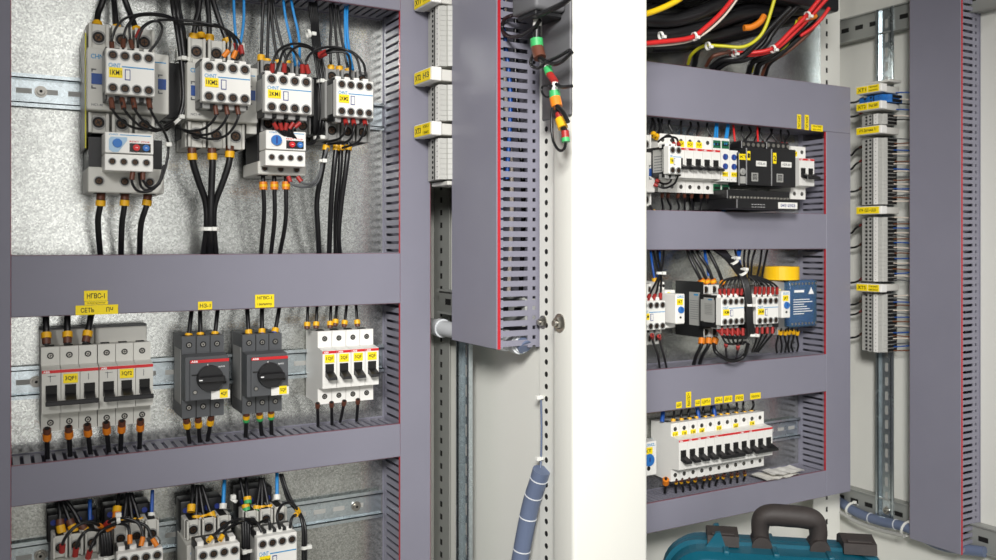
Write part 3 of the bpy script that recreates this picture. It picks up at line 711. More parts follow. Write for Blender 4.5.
r_, o_ = contactor('white contactor beside the post in the middle row of the right cabinet', (640, 661, 284, 345), 1.005, (644, 662, 296, 334), .992, (641, 665.5, 301, 330), .952, '8KM', nscrew=3, brand=False, blue=False, col='white', rear='white')
r_, o_, x0, x1, z0, z1 = module('thermal_relay', 'small relay with white top, red button and pale blue scale in the middle row', 'relay', (665.6, 675.5, 290, 328), .975, 'white', YP-.006)
sticker(r_, o_, x0+.003, x0+.0075, z1-.012, z1-.003, .9747, ['KK'])
o = MB().box(x0+.001, x1-.001, .972, .975, z0+.008, z0+.036, 0, .0005).box(x0+.001, x0+.006, .9712, .972, z0+.029, z0+.034, 1).cyl((x0+.007, .972, z0+.016), (x0+.007, .970, z0+.016), .004, .0038, 16, 2).box(x0+.002, x1-.002, .9717, .972, z0+.0235, z0+.0242, 2).build('scale_panel', ['lcd', 'red', 'mid'], r_, o_); o['label'] = 'pale blue scale panel with red button'
MB().box(x0+.0005, x0+.011, .99, YP-.02, z1, z1+.011, 0, .0008).cyl((x0+.0035, .99, z1+.0055), (x0+.0035, .9894, z1+.0055), .0022, .0022, 12, 1).cyl((x0+.0085, .99, z1+.0055), (x0+.0085, .9894, z1+.0055), .0022, .0022, 12, 1).build('terminal', ['white', 'hole'], r_, o_)
timer((676, 685, 294, 324), .945, 'slim white timer relay with blue dial left of the big black contactor', '1KT')
def side_plate(r_, o_, x, ya, ye, za, ze, n=9):
    s_ = MB().box(x-.0005, x, ya, ye, za, ze, 0, .0)
    w = ye-ya; h = ze-za
    s_.box(x-.0007, x-.0005, ya+w*.15, ya+w*.55, ze-h*.10, ze-h*.05, 2)
    for i in range(n): s_.box(x-.0007, x-.0005, ya+w*.12, ye-w*.1, ze-h*(.25+.068*i)-h*.014, ze-h*(.25+.068*i), 1)
    o = s_.build('rating_plate', ['silver', 'greyink', 'blueink'], r_, o_); o['label'] = 'silver rating label'
# big black contactor: its left side faces us
bxl = P(704, 300, 1.0).x
r_, o_ = contactor('black contactor with a large silver rating label on its side in the middle row', (703, 719.5, 285, 337), 1.000, (706.5, 723, 295, 328), .992, (721.5, 744.5, 297.5, 325), .945, '1KM', nscrew=2, brand=False, blue=False, rear='white', col='black')
bx0, bx1, bz0, bz1 = rect(703, 719, 283, 336, 1.0)
MB().box(bx0-.0012, bx0, .998, YP-.004, bz0-.002, bz1+.002, 0, .0005).build('side_panel', 'black', r_, o_)
MB().box(bx0-.0010, bx0+.03, .93, .999, bz0+.004, bz1-.002, 0, .0008)
p0, p1 = PX(689.5, 308, bx0-.0012), PX(700, 308, bx0-.0012)
side_plate(r_, o_, bx0-.0013, min(max(p1.y, .999), 1.02), p0.y if p0.y < YP-.01 else YP-.012, PX(694, 325, bx0).z, PX(694, 292, bx0).z)
ax0, ax1, az0, az1 = rect(721.5, 744.5, 297.5, 325, .945)
MB().box(ax0+.0005, ax1-.0005, .957, .992, az0-.001, az1+.001, 0, .0008).build('side_panel', 'black', r_, o_)
side_plate(r_, o_, ax0+.0004, .961, .982, az0+.003, az1-.001, 7)
r_, o_ = contactor('contactor behind the white block marked 2KM at the right of the middle row', (752, 779, 286, 336), 1.000, (750, 779, 296, 328), .990, (756.5, 778.5, 297, 324), .950, '2KM', nscrew=3, brand=False, blue=False, rear='mid', col='black')
ax0, ax1, az0, az1 = rect(756.5, 778.5, 297, 324, .950)
side_plate(r_, o_, ax0-.0003, .964, .984, az0+.002, az1-.002, 5)
r_, o_, x0, x1, z0, z1 = module('interface_relay', 'pale rounded relay behind the slim timer at the right of the middle row', 'relay', (769, 789, 281, 331), 1.02, 'mid', YP-.006, .004)
xa, xb_, za, zb_ = rect(771, 781, 289, 294.5, 1.0)
MB().box(xa, xb_, 1.0, 1.0195, za, zb_+.0, 0, .0006).build('terminal', 'white', r_, o_)
sticker(r_, o_, xa+.005, xb_-.001, za+.001, zb_-.001, .9998, ['KV'])
timer((782, 790.5, 291, 318), .962, 'slim white timer relay with blue dial in front of the smoky blue module', '2KT')
# smoky translucent module
r_, o_, x0, x1, z0, z1 = module('control_module', 'smoky blue translucent module with white printing at the right end of the middle row', 'module', (790, 817.5, 280, 327), 1.008, 'clearblue', YP-.006, .003)
MB().box(x0+.003, x1-.003, 1.016, YP-.008, z0+.003, z1-.003, 0).build('circuit_board', 'blue', r_, o_)
k = MB(); W, H = x1-x0, z1-z0
for i in range(7): k.box(x0+W*.12, x0+W*(.5+.1*((i*3) % 4)), 1.0075, 1.0079, z0+H*(.28+.05*i), z0+H*(.295+.05*i), 0)
k.box(x0+W*.15, x0+W*.5, 1.0075, 1.0079, z0+H*.74, z0+H*.79, 0).prism([(x0+W*.66, z0+H*.70), (x0+W*.86, z0+H*.70), (x0+W*.76, z0+H*.84)], 1.0075, 1.0079, 'y', 0)
k.build('printed_mark', 'whiteink', r_, o_)
k = MB()
for i in range(8):
    for z in (z0+.006, z1-.006): k.cyl((x0+W*(i+.6)/8.2, 1.0078, z), (x0+W*(i+.6)/8.2, 1.0072, z), .0021, .0021, 10, 0)
k.build('terminal_row', 'steel', r_, o_)
# rolls of tape lying on the modules
tz = z1+.0005
c_ = Vector(((P(772, 272, 1.027).x+P(799, 272, 1.027).x)/2-.004, 1.0325, tz))
def tape(c, r, h, label):
    mb = MB().ring((c.x, c.y, c.z+h/2), (0, 0, 1), r*.55, h, r*.45, 36, 0)
    o = mb.build('tape_roll', 'tape', None, c); tag(o, label, 'tape')
    for p_ in o.data.polygons: p_.use_smooth = False
tape(c_, .0285, .0215, 'roll of yellow insulating tape lying on top of the smoky blue module')
# ================================================================ RIGHT CABINET, lower row
X3 = .8818-PW*.52; Z3 = .8855
names3 = [('11QF', 1), ('12QF', 1), ('13QF', 1), ('14QF', 1), ('15QF', 3), ('16QF', 1), ('17QF', 3)]
desc3 = ['first single-pole breaker from the left in the long lower row', 'second single-pole breaker from the left in the long lower row', 'third single-pole breaker from the left in the long lower row',
         'fourth single-pole breaker, just left of the three-pole one in the long lower row', 'three-pole breaker in the middle of the long lower row', 'single-pole breaker between the two three-pole ones in the lower row', 'three-pole breaker at the right end of the long lower row']
k = 0
for (nm, n), d in zip(names3, desc3):
    breaker(X3+k*PW, Z3, n, nm[:2]+'F', 'white '+d, False, n//2, (.0105, .009), .026, grey='white', ltop=True); k += n
timer((640, 657, 442, 476), .985, 'white timer relay with blue dial beside the post in the lower row', '3KT')
# labels along the lower edge of the third duct
for (px, t, rot) in (((676, 681.5, 401.8, 408), 'ШР', False), ((685.8, 690.8, 391.8, 407.3), 'ВЫКЛЮЧ', True), ((695, 700, 399.6, 406), 'ЩО', False), ((701, 710.5, 398.2, 405.3), 'ЦУП-1', False),
                     ((714.5, 722.3, 396.8, 403.3), 'ДИ-1', False), ((723.7, 732, 395.7, 402.2), 'ДУ-2', False), ((735, 743.3, 394.6, 401.0), 'ГКНЗ', False), ((750, 760.3, 392.8, 399.0), 'Насосы', False)):
    duct_label(RC2, px, ydf, [t], 'yellow label reading '+t, rot)
# crumpled paper on the lowest duct
random.seed(3)
pc = P(776, 473, 1.02); zz = .7758+.0430+.0006
def paper(cx, cy, z, w, d, ang, label):
    N = 9; vs = []; fs = []
    for i in range(N+1):
        for j in range(5):
            x = (i/N-.5)*w; y = (j/4-.5)*d
            h = .002+.0009*math.sin(i*1.9+j*.7)+.0010*random.random()+.003*abs(i/N-.5)
            vs.append((cx+x*math.cos(ang)-y*math.sin(ang), cy+x*math.sin(ang)+y*math.cos(ang), z+h))
    for i in range(N):
        for j in range(4): a = i*5+j; fs.append((a, a+1, a+6, a+5))
    n0 = len(vs); vs += [(v[0], v[1], v[2]-.0008) for v in vs]; fs += [tuple(q+n0 for q in reversed(f)) for f in fs]
    o = MB().add(vs, fs).build('crumpled_paper', 'paper', None, (cx, cy, z)); tag(o, label, 'paper')
paper(pc.x-.002, 1.022, zz, .078, .042, .03, 'crumpled sheet of white paper lying on the lowest duct')
paper(pc.x+.012, 1.020, zz+.0048, .070, .034, -.05, 'folded strip of white paper on top of the crumpled sheet')
# ================================================================ black drive over the right cabinet
r_ = thing('frequency_drive', 'large black drive housing above the red and yellow wires', 'drive', (.92, YP, 1.57))
MB().box(.64, 1.172, .955, YP-.001, 1.57, 1.80, 0, .004).build('housing', 'black', r_, r_.location)
k = MB()
for i in range(20): k.box(.66+i*.024, .676+i*.024, .97, 1.05, 1.5694, 1.57, 0)
k.build('vent_grille', 'hole', r_, r_.location)
# ================================================================ terminal strips
def terminal(x, y, z, L, th, Dp, rz, label, group, col='tgrey', marker='white', accent=False):
    # local: length along x, front -y, thickness along z
    mb = MB(); h = L/2
    mb.prism([(-h, -.004), (-h, -Dp*.84), (-h*.96, -Dp*.88), (-h*.30, -Dp*.88), (-h*.26, -Dp), (h*.76, -Dp), (h*.80, -Dp*.82), (h*.9, -Dp*.80), (h, -Dp*.66), (h, -.004)], -th*.49, th*.49, 'z', 0)
    mb.box(h*.34, h*.70, -Dp-.0006, -Dp*.78, -th*.5, th*.5, 1)
    for q in (-.55, .0): mb.cyl((h*q, -Dp*.89 if q < -.2 else -Dp+.0004, 0), (h*q, (-Dp*.89 if q < -.2 else -Dp)-.0004, 0), th*.33, th*.33, 8, 2)
    mb.box(h*.16, h*.22, -Dp-.0004, -Dp, -th*.5, th*.5, 2).box(-h*.34, -h*.27, -Dp*.88-.0006, -Dp*.88, -th*.5, th*.5, 2)
    mb.box(h*.50, h*.54, -Dp-.0008, -Dp-.0005, -th*.12, th*.12, 2)
    mb.box(h-.0002, h+.0003, -Dp*.64, -Dp*.12, -th*.42, th*.42, 2)
    o = mb.build('terminal_block', [col, marker, 'hole']); o.location = (x, y, z); o.rotation_euler = (0, 0, rz)
    tag(o, label, 'terminal block', group); return o
def end_holder(x, y, z, L, h, Dp, rz, texts, label, ca=-.0225, ce=.0275, out=.0135):
    root = thing('label_holder', label, 'label holder', (x, y, z), rz)
    MB().box(-L*.45, L*.45, -Dp, -.003, -h*.42, h*.42, 0, .0008).build('end_bracket', 'grey', root)
    if texts:
        mb = MB().box(ca, ce, -Dp-out, -Dp, -h/2, h/2, 0, .0008); mb.build('label_carrier', 'white', root)
        n = len(texts); w = (ce-ca-.0035)/n
        for i, t in enumerate(texts): sticker(root, None, ca+.0008+i*w, ca+.0008+(i+1)*w-.0012, -h*.42, h*.42, -Dp-out-.0001, t if isinstance(t, list) else [t])
    return root
# left cabinet strip: on the vertical rail beside the large duct
LX = .5144-.0065; LY = .9775; LD = .0455
def zl(v): return PX(432, v, .468).z
segs = [(12, 71, 'above middle label'), (89, 124, 'between middle and lowest labels'), (141, 181, 'below lowest label')]
for (v0, v1, w_) in segs:
    za, zb_ = zl(v0), zl(v1); n = round((za-zb_)/.0062); st = (za-zb_)/n
    for i in range(n):
        terminal(LX, LY, za-(i+.5)*st, .052, st*.98, LD, -math.pi/2, '%s grey terminal block from the top, %s in the left strip' % (word(i), w_), 'terminal blocks of the left strip')
for v, t, nm in ((5, ['XT1', 'НЗ-1'], 'topmost'), (80, ['XT2', 'НЗ'], 'middle'), (132.5, ['XT3', ['НГВС-1', '1 вент.']], 'lowest')):
    end_holder(LX, LY, zl(v), .050, .0165, LD+.001, -math.pi/2, t, '%s yellow label holder on the terminal strip of the left cabinet' % nm)
end_holder(LX, LY, zl(184.5), .050, .006, LD*.8, -math.pi/2, None, 'grey end bracket closing the bottom of the left terminal strip')
# right cabinet strip
RXw = 1.3475-.0065; RYc = .9905; RD = .0455
def zr(v): return PX(874, v, 1.295).z
end_holder(RXw, RYc-.004, zr(81.5), .052, .0055, RD*.8, -math.pi/2, None, 'grey end bracket at the top of the right terminal strip')
for v, t, nm in ((90, ['XT1', ['Питание', 'шкафа']], 'topmost'), (107, ['XT2', 'Вход 380В'], 'second'), (131, ['XT3 Датчики Т1'], 'third'), (210.5, ['XT4 1ДД1-1ДД2'], 'fourth'), (287.5, ['XT5', ['Сигнал', 'насосы']], 'lowest')):
    end_holder(RXw, RYc, zr(v), .050, .0135, RD+.001, -math.pi/2, t, '%s yellow label holder from the top of the right terminal strip' % nm, -.0175, .0315, .0155)
for i in range(2):
    terminal(RXw, RYc, zr(99.5)+.0034-i*.0068+.0004, .058, .0064, RD+.001, -math.pi/2, 'bright blue terminal block between the two topmost yellow labels, the %s one' % ('upper' if i == 0 else 'lower'), None, 'dialblue', 'dialblue')
for (v0, v1, w_) in ((114, 124.5, 'between second and third labels'), (138, 204.5, 'between third and fourth labels'), (217, 281.5, 'between fourth and lowest labels'), (294, 352, 'below lowest label')):
    za, zb_ = zr(v0), zr(v1); n = round((za-zb_)/.0068); st = (za-zb_)/n
    for i in range(n):
        terminal(RXw, RYc+.002, za-(i+.5)*st, .043, st*.98, RD, -math.pi/2, '%s grey terminal block from the top, %s in the right strip' % (word(i), w_), 'terminal blocks of the right strip')
M['hgrey'] = mat('housing_grey_plastic', (98, 98, 101), .5)
# ================================================================ wires
random.seed(11)
def bunch(items, r, mm, desc, colour='black', marks=(), order='from the left', group=None):
    if order == 'counted': order = 'from the left'; items = sorted(items, key=lambda it: sum(q[0] for q in it)/len(it))
    for i, pts in enumerate(items):
        mk = marks[i] if marks and isinstance(marks[0], (list, tuple)) and marks[0] and isinstance(marks[0][0], (list, tuple)) else marks
        lab = ('%s %s wire %s %s' % (ORD[i], colour, order, desc)) if len(items) > 1 else '%s wire %s' % (colour, desc)
        wire(pts, r, mm, lab, group or 'wires '+desc, mk)
EY = [(-.008, .006, .0052, 'amber')]
def endm(c, L=.008, rr=.0044, off=0): return (-(off+L), L, rr, c)
def stm(c, L=.008, rr=.0044, off=0): return (off, L, rr, c)
# --- top row, first contactor
bunch([[(108, -26, 1.03), (103, 0, 1.03), (98, 14, 1.025), (97, 28, 1.012)], [(113, -26, 1.03), (114, 0, 1.03), (115, 15, 1.02), (117, 33, 1.012)], [(117, -26, 1.03), (125, 0, 1.03), (131, 16, 1.025), (138, 34, 1.012)]],
      .0034, 'wblack', 'dropping from the top duct into the contactor marked 1KM1', marks=[endm('amber', .007, .0052, .001)])
bunch([[(112.5, 52, .955), (111.5, 42, .95), (116, 28, .95), (126, 18, .955), (145, 13.5, .965), (165, 15, .985), (177, 20, 1.0)],
       [(123, 49, .955), (123.5, 38, .95), (127, 26, .953), (136, 17, .958), (150, 15, .97), (166, 17, .985), (178, 23, 1.0)],
       [(133, 50, .955), (130, 38, .95), (130, 24, .953), (137, 16, .96), (152, 14, .972), (170, 18, .99), (178, 26, 1.0)]],
      .0013, 'wblack', 'looping over the white block marked 1KM1', marks=[stm('brownsleeve', .009, .0024, .002)])
bunch([[(138, 48, .955), (138, 38, .953), (144, 27, .955), (155, 21, .962), (175, 20, .98), (200, 22, .98), (222, 28, .972), (233, 38, .962), (238, 54, .957)],
       [(149, 52, .955), (157, 42, .955), (162, 30, .955), (159, 22, .96), (150, 22, .962), (141, 29, .965), (136, 40, .968)],
       [(178, 24, .99), (200, 25, .985), (222, 28, .975), (236, 37, .965), (241, 46, .96), (242.5, 56, .957)]],
      .0014, 'wblack', 'arching between the blocks marked 1KM1 and 1KM2', order='counted', marks=[endm('redsleeve', .010, .0026, .002)])
# bundle of wires between the first two contactors
for i in range(4):
    dx = (i-1.5)*2.0; y = 1.0+.006*(i % 2)
    wire([(172+dx, -26, 1.03), (176+dx, 8, y), (180+dx, 30, y), (184+dx*.8, 62, y), (186+dx*.8, 95, y), (183+dx*.6, 112, y), (177+dx*.3, 120, y), (166, 127+i*.7, .99)], .0027, 'wblack',
         '%s strand of the thick black bundle between the contactors 1KM1 and 1KM2' % ORD[i], 'strands of the thick black bundle')
tie(P(185, 60, 1.003), (.05, 0, 1), .0078, 'white cable tie around the bundle, beside the block marked 1KM2', (-.3, -1, 0))
tie(P(178, 120, 1.0), (-.7, 0, .7), .0072, 'white cable tie at the lower bend of the thick bundle', (.3, -1, .3))
# wires under the first white block
bunch([[(111, 97, .957), (112, 108, .95), (119, 118, .955), (132, 127, .962), (150, 130, .97), (166, 128, .985)],
       [(122, 97, .957), (123, 107, .95), (131, 118, .955), (142, 127, .962), (156, 131, .97), (168, 127, .985)],
       [(133, 97, .957), (134, 107, .95), (140, 117, .955), (150, 126, .962), (160, 130, .972), (172, 124, .985)],
       [(148, 97, .957), (150, 108, .95), (156, 120, .958), (163, 130, .965), (168, 143, .975), (167, 160, .975), (160, 182, .97), (148, 190, .968), (141, 186, .968), (139, 173, .962)]],
      .0014, 'wblack', 'leaving the bottom of the block marked 1KM1', marks=[stm('brownsleeve', .013, .0027, .002)])
tie(P(168, 145, .975), (0, 0, 1), .0022, 'small white cable tie right of the first overload relay', (0, -1, 0), .003)
bunch([[(133, 171, .962), (132, 182, .962), (138, 191, .966), (150, 191, .968), (160, 183, .970)], [(143, 171, .962), (143, 180, .962), (150, 188, .966), (159, 182, .970), (164, 165, .974)]],
      .0014, 'wblack', 'curving below the first overload relay', marks=[stm('brownsleeve', .008, .0025, .001)])
bunch([[(101, 193, 1.0), (100.5, 205, .998), (98, 222, 1.005), (100.5, 257, 1.03)], [(125, 193, 1.0), (124.5, 206, .998), (122, 225, 1.005), (121, 257, 1.03)], [(148, 193, 1.0), (146.5, 206, .998), (141, 225, 1.005), (139.5, 257, 1.03)]],
      .0031, 'wblack', 'running down from the first overload relay', marks=[(.001, .007, .0044, 'brownsleeve'), (.008, .006, .0049, 'amber')])
# --- second contactor
bunch([[(200, -24, 1.03), (199, 8, 1.02), (195, 24, 1.015), (193, 42, 1.012)], [(205, -24, 1.03), (208, 8, 1.02), (209, 24, 1.015), (209.5, 43, 1.012)], [(207, -24, 1.03), (214, 4, 1.02), (221, 25, 1.015), (229, 46, 1.012)], [(196, -24, 1.03), (198, 12, 1.022), (200, 30, 1.02), (202, 41, 1.015)]],
      .0031, 'wblack', 'dropping from the top duct into the contactor marked 1KM2', marks=[endm('amber', .007, .0052, .002)])
bunch([[(233, -24, 1.03), (234, 8, 1.02), (235, 28, 1.015), (237.5, 48, 1.012)], [(243, -24, 1.03), (244, 8, 1.02), (243, 28, 1.015), (239.5, 48, 1.012)]],
      .0016, 'wblue', 'above the block marked 1KM2', 'light blue')
bunch([[(222, 58, .957), (229, 50, .955), (230, 40, .958), (226, 30, .965), (214, 24, .975)], [(232, 60, .957), (236, 51, .955), (236, 42, .958), (230, 32, .968)]],
      .0014, 'wblack', 'curling into the top of the block marked 1KM2', marks=[stm('orange', .009, .0027, .002)])
bunch([[(215, 104, .957), (216, 116, .955), (205, 128, .965), (190, 131, .98), (178, 128, .992)], [(226, 104, .957), (227, 117, .955), (216, 131, .965), (200, 135, .978), (184, 131, .992)], [(237, 104, .957), (238, 118, .955), (228, 134, .965), (212, 139, .975), (193, 135, .985)]],
      .0014, 'wblack', 'leaving the bottom of the block marked 1KM2', marks=[stm('brownsleeve', .010, .0026, .002)])
bunch([[(192, 148, 1.0), (193, 162, 1.0), (199, 182, 1.005), (206, 203, 1.012), (207, 228, 1.015), (203, 257, 1.03)], [(212, 148, 1.0), (212.5, 165, 1.0), (211.5, 190, 1.003), (210.5, 228, 1.008), (210, 257, 1.03)], [(230, 146, 1.0), (229, 163, 1.0), (222, 184, 1.005), (214.5, 205, 1.012), (213.5, 228, 1.015), (216, 257, 1.03)]],
      .0038, 'wblack', 'gathered below the contactor marked 1KM2', marks=[(.0, .006, .0046, 'brownsleeve'), (.006, .007, .0054, 'amber')])
tie(P(210, 229, 1.013), (0, 0, 1), .0098, 'grey-white cable tie gathering three black cables below the contactor marked 1KM2', (.2, -1, 0), .004)
# --- third and fourth contactor
bunch([[(262, -24, 1.03), (263, 5, 1.02), (262, 30, 1.02), (261, 62, 1.015)], [(268, -22, 1.03), (269, 5, 1.02), (268, 30, 1.018), (267, 66, 1.012)], [(270, -22, 1.03), (271, 10, 1.02), (274, 40, 1.015), (279, 67, 1.012)], [(272, -22, 1.03), (274, 10, 1.02), (281, 42, 1.015), (289, 68, 1.012)]],
      .0019, 'wblack', 'dropping from the top duct into the contactor marked 2KM1', marks=[endm('amber', .007, .0046, .001)])
bunch([[(282, -18, 1.03), (285, 14, 1.02), (291, 42, 1.015), (295.5, 66, 1.0)], [(288, -18, 1.03), (293, 10, 1.02), (299, 38, 1.015), (299.5, 66, 1.0)]], .0016, 'wblue', 'above the block marked 2KM1', 'light blue')
bunch([[(345.5, -8, 1.03), (345, 22, 1.02), (346, 48, 1.015), (351, 70, 1.0)], [(348.5, -8, 1.03), (347, 22, 1.02), (349, 48, 1.015), (353, 70, 1.0)]], .0016, 'wblue', 'above the block marked 2KM2', 'light blue')
bunch([[(272, 73, .96), (273, 62, .955), (279, 50, .96), (292, 44, .972), (306, 45, .985), (318, 53, .995)], [(284, 73, .96), (285, 62, .955), (291, 51, .96), (300, 46, .972), (311, 49, .985), (319, 58, .995)],
       [(303, 74, .96), (302, 64, .957), (296, 54, .96), (290, 48, .968), (283, 52, .965), (279, 64, .96), (275, 74, .957)], [(309, 74, .96), (306, 62, .957), (313, 52, .965), (328, 47, .975), (344, 49, .975), (356, 57, .968), (361, 76, .962)],
       [(318, 57, .99), (332, 52, .98), (346, 53, .975), (350, 62, .97), (350, 77, .962)], [(318, 55, .992), (334, 49, .98), (352, 52, .975), (363, 63, .968), (366, 77, .962)]],
      .0015, 'wblack', 'arching over the blocks marked 2KM1 and 2KM2', order='counted', marks=[stm('redsleeve', .010, .0028, .001)])
bunch([[(330, -14, 1.03), (331, 25, 1.02), (330, 45, 1.015), (331, 72, 1.012)], [(333, -14, 1.03), (335, 28, 1.02), (337, 48, 1.015), (340, 73, 1.012)], [(336, -14, 1.03), (340, 30, 1.02), (344, 50, 1.015), (349.5, 75, 1.012)]],
      .0019, 'wblack', 'dropping from the top duct into the contactor marked 2KM2', marks=[endm('amber', .007, .0046, .001)])
for i in range(5):
    dx = (i-2)*1.7; y = 1.005+.004*(i % 2)
    wire([(312+dx, -14, 1.03), (314+dx, 20, 1.025), (317+dx, 50, 1.01), (322+dx, 80, y), (324+dx*.9, 105, y), (322+dx*.8, 130, y), (314-i, 143, y-.03), (302-i*2.5, 143-i, .965), (292-i*3, 132, .958), (301-i*7, 122, .955)], .0015, 'wblack',
         '%s strand of the black bundle between the blocks marked 2KM1 and 2KM2' % ORD[i], 'strands of the bundle between 2KM1 and 2KM2', [endm('redsleeve', .008, .0024, .001)])
tie(P(322.5, 82, 1.007), (.05, 0, 1), .0060, 'white cable tie on the bundle left of the block marked 2KM2', (-.4, -1, 0))
tie(P(308.5, 34, 1.02), (1, 0, .2), .0045, 'white cable tie high on the wires near the top duct', (.8, -.6, 0))
tie(P(320, 138, 1.0), (0, 0, 1), .0066, 'white cable tie on the bundle right of the small overload relay', (0, -1, 0))
bunch([[(345, 118, .968), (346, 128, .96), (340, 138, .968), (326, 142, .99)], [(353, 118, .968), (354, 129, .96), (348, 141, .968), (330, 144, .99)], [(364, 118, .968), (365, 128, .962), (358, 142, .97), (342, 148, .985)]],
      .0014, 'wblack', 'leaving the bottom of the block marked 2KM2', marks=[stm('redsleeve', .008, .0028, .002)])
bunch([[(288, 176, .968), (292, 184, .965), (304, 187, .97), (316, 184, .98), (321, 172, .985), (323, 161, .99), (328, 148, .995)], [(297, 176, .968), (303, 183, .966), (312, 183, .972), (319, 174, .982), (324, 158, .99)]],
      .0014, 'wgrey', 'looping from the small overload relay to the right', 'dark grey', marks=[stm('redsleeve', .007, .0027, .001)])
tie(P(322, 161, .988), (.1, 0, 1), .0026, 'white cable tie joining two thin wires right of the small overload relay', (.3, -1, 0), .003)
bunch([[(263, 176, 1.0), (263.5, 190, .998), (264, 215, 1.005), (260.5, 257, 1.03)], [(274, 176, 1.0), (274.5, 190, .998), (274.5, 220, 1.005), (270.5, 257, 1.03)], [(286, 176, 1.0), (286, 190, .998), (285.5, 222, 1.005), (279, 257, 1.03)]],
      .0025, 'wblack', 'running down from the small overload relay', marks=[(.007, .009, .0046, 'orange'), (.010, .003, .0049, 'amber')])
bunch([[(327, 143, 1.0), (323, 165, 1.0), (317, 200, 1.01), (318, 230, 1.02), (319, 257, 1.035)], [(337, 143, 1.0), (334, 168, 1.0), (331, 205, 1.01), (329, 257, 1.035)], [(349, 143, 1.0), (346, 168, 1.0), (341, 205, 1.01), (338.5, 235, 1.02), (340, 257, 1.035)], [(341, 143, 1.01), (340, 170, 1.01), (336, 210, 1.02), (336, 257, 1.04)]],
      .0031, 'wblack', 'running down from the contactor marked 2KM2', marks=[(.003, .006, .0044, 'amber')])
# --- breakers
def col(us, vt, vb, y0, y1, r, mm, desc, marks, colour='black', bend=0, jit=0):
    its = []
    for i, u in enumerate(us):
        a = u if not isinstance(u, tuple) else u[0]; e = u if not isinstance(u, tuple) else u[1]
        t = vt if not isinstance(vt, (list, tuple)) else vt[i]; b_ = vb if not isinstance(vb, (list, tuple)) else vb[i]
        j = random.uniform(-jit, jit)
        its.append([(a, t, y0), ((a*2+e)/3+bend+j, t+(b_-t)*.35, y0*.6+y1*.4), ((a+e*2)/3+bend*.5-j, t+(b_-t)*.7, y0*.25+y1*.75), (e, b_, y1)])
    bunch(its, r, mm, desc, colour, marks)
col([(46, 46.5), (67.5, 67.5), (92, 85.5)], [312, 312, 311], [345, 344, 343], 1.03, 1.017, .0034, 'wblack', 'entering the breaker marked 3QF1 from above', [endm('brownsleeve', .006, .0042, .001), endm('amber', .006, .0050, .007)])
col([(47, 47.5), (68.5, 70.5), (87, 91), (106, 109), (122, 120.5), (140.5, 139.5)], [428, 426, 424, 422, 420.5, 419], [462, 458, 455.5, 452.5, 451, 448.5], 1.012, 1.03, .0026, 'wblack', 'from the breakers marked 3QF1 and 3QF2 into the duct below',
    [(.007, .008, .0042, 'orange'), (.001, .006, .0038, 'brownsleeve')])
col([(192, 188), (200, 200.5), (218, 214.5)], [308, 308, 307], [340, 339, 338], 1.035, 1.02, .0024, 'wblack', 'entering the motor switch marked 4QF from above', [endm('amber', .005, .0042, .002), endm('wdblue', .003, .0040, .0)])
col([(247, 249), (262, 262), (280, 274.5)], [305, 305, 304], [336, 335, 334], 1.035, 1.02, .0024, 'wblack', 'entering the motor switch marked 5QF from above', [endm('amber', .005, .0042, .002), endm('wdblue', .003, .0040, .0)])
col([(186, 190), (198, 200), (211.5, 207.5)], [417, 416, 414], [445, 444, 441], 1.012, 1.03, .0024, 'wblack', 'from the motor switch marked 4QF into the duct below', [(.008, .007, .0042, 'amber'), (.002, .006, .0038, 'brownsleeve')])
col([(246.5, 245.5), (259, 262), (271, 271.5)], [411, 410, 408.5], [438, 436, 434.5], 1.012, 1.03, .0024, 'wblack', 'from the motor switch marked 5QF into the duct below', [(.006, .005, .0040, 'amber'), (.011, .004, .0040, 'green'), (.001, .005, .0038, 'brownsleeve')])
col([(308, 307), (317, 316), (331, 330), (337, 335), (347, 344), (356, 357.5)], [303]*6, [329, 328.5, 328, 326, 327, 326.5], 1.035, 1.025, .0018, 'wblack', 'above the row of four white breakers', [endm('amber', .005, .0040, .003), endm('brownsleeve', .003, .0032, .0)])
col([(317.5, 318), (331.5, 332), (344.5, 340), (358, 356.5)], [403, 402, 400.5, 399], [426, 424.5, 422, 421], 1.012, 1.03, .0020, 'wblack', 'from the four white breakers into the duct below', [(.001, .006, .0030, 'brownsleeve')])
# --- bottom row
col([(58, 62), (62, 75), (66, 90)], 500, [534, 533, 536], 1.03, 1.015, .0022, 'wblack', 'above the dark contactor at the bottom left', [endm('amber', .008, .0044, .001), endm('brownsleeve', .006, .0042, .009)], jit=2)
col([(90, 90)], 500, 520, 1.03, 1.02, .0020, 'wdblue', 'above the dark contactor at the bottom left', (), 'blue')
col([(152.5, 151.5)], 490, 518, 1.03, 1.02, .0020, 'wdblue', 'right of the bottom left relays', [endm('tie', .006, .004, .0)], 'blue')
col([(127, 123), (129, 134), (131, 143), (119, 116)], 493, [530, 530, 529, 518], 1.03, 1.012, .0021, 'wblack', 'above the second contactor of the bottom row', [endm('orange', .010, .0040, .0), endm('amber', .006, .0046, .006)])
bunch([[(104, 527, .99), (112, 520, .98), (124, 518, .97), (138, 523, .965), (143, 536, .96), (141, 546, .957)], [(104, 530, .99), (114, 524, .98), (130, 521, .97), (146, 526, .965), (152, 538, .96), (157, 546, .957)],
       [(62, 552, .975), (64, 540, .97), (75, 527, .97), (90, 522, .975), (104, 528, .99)], [(75, 556, .975), (78, 542, .97), (88, 530, .97), (104, 531, .985), (114, 526, .98)], [(88, 558, .975), (92, 545, .97), (100, 532, .98), (116, 524, .975), (128, 527, .965), (130, 544, .957)]],
      .0016, 'wblack', 'arching over the two left contactors of the bottom row', order='counted', marks=[endm('orange', .009, .0025, .0), stm('redsleeve', .009, .0029, .0)])
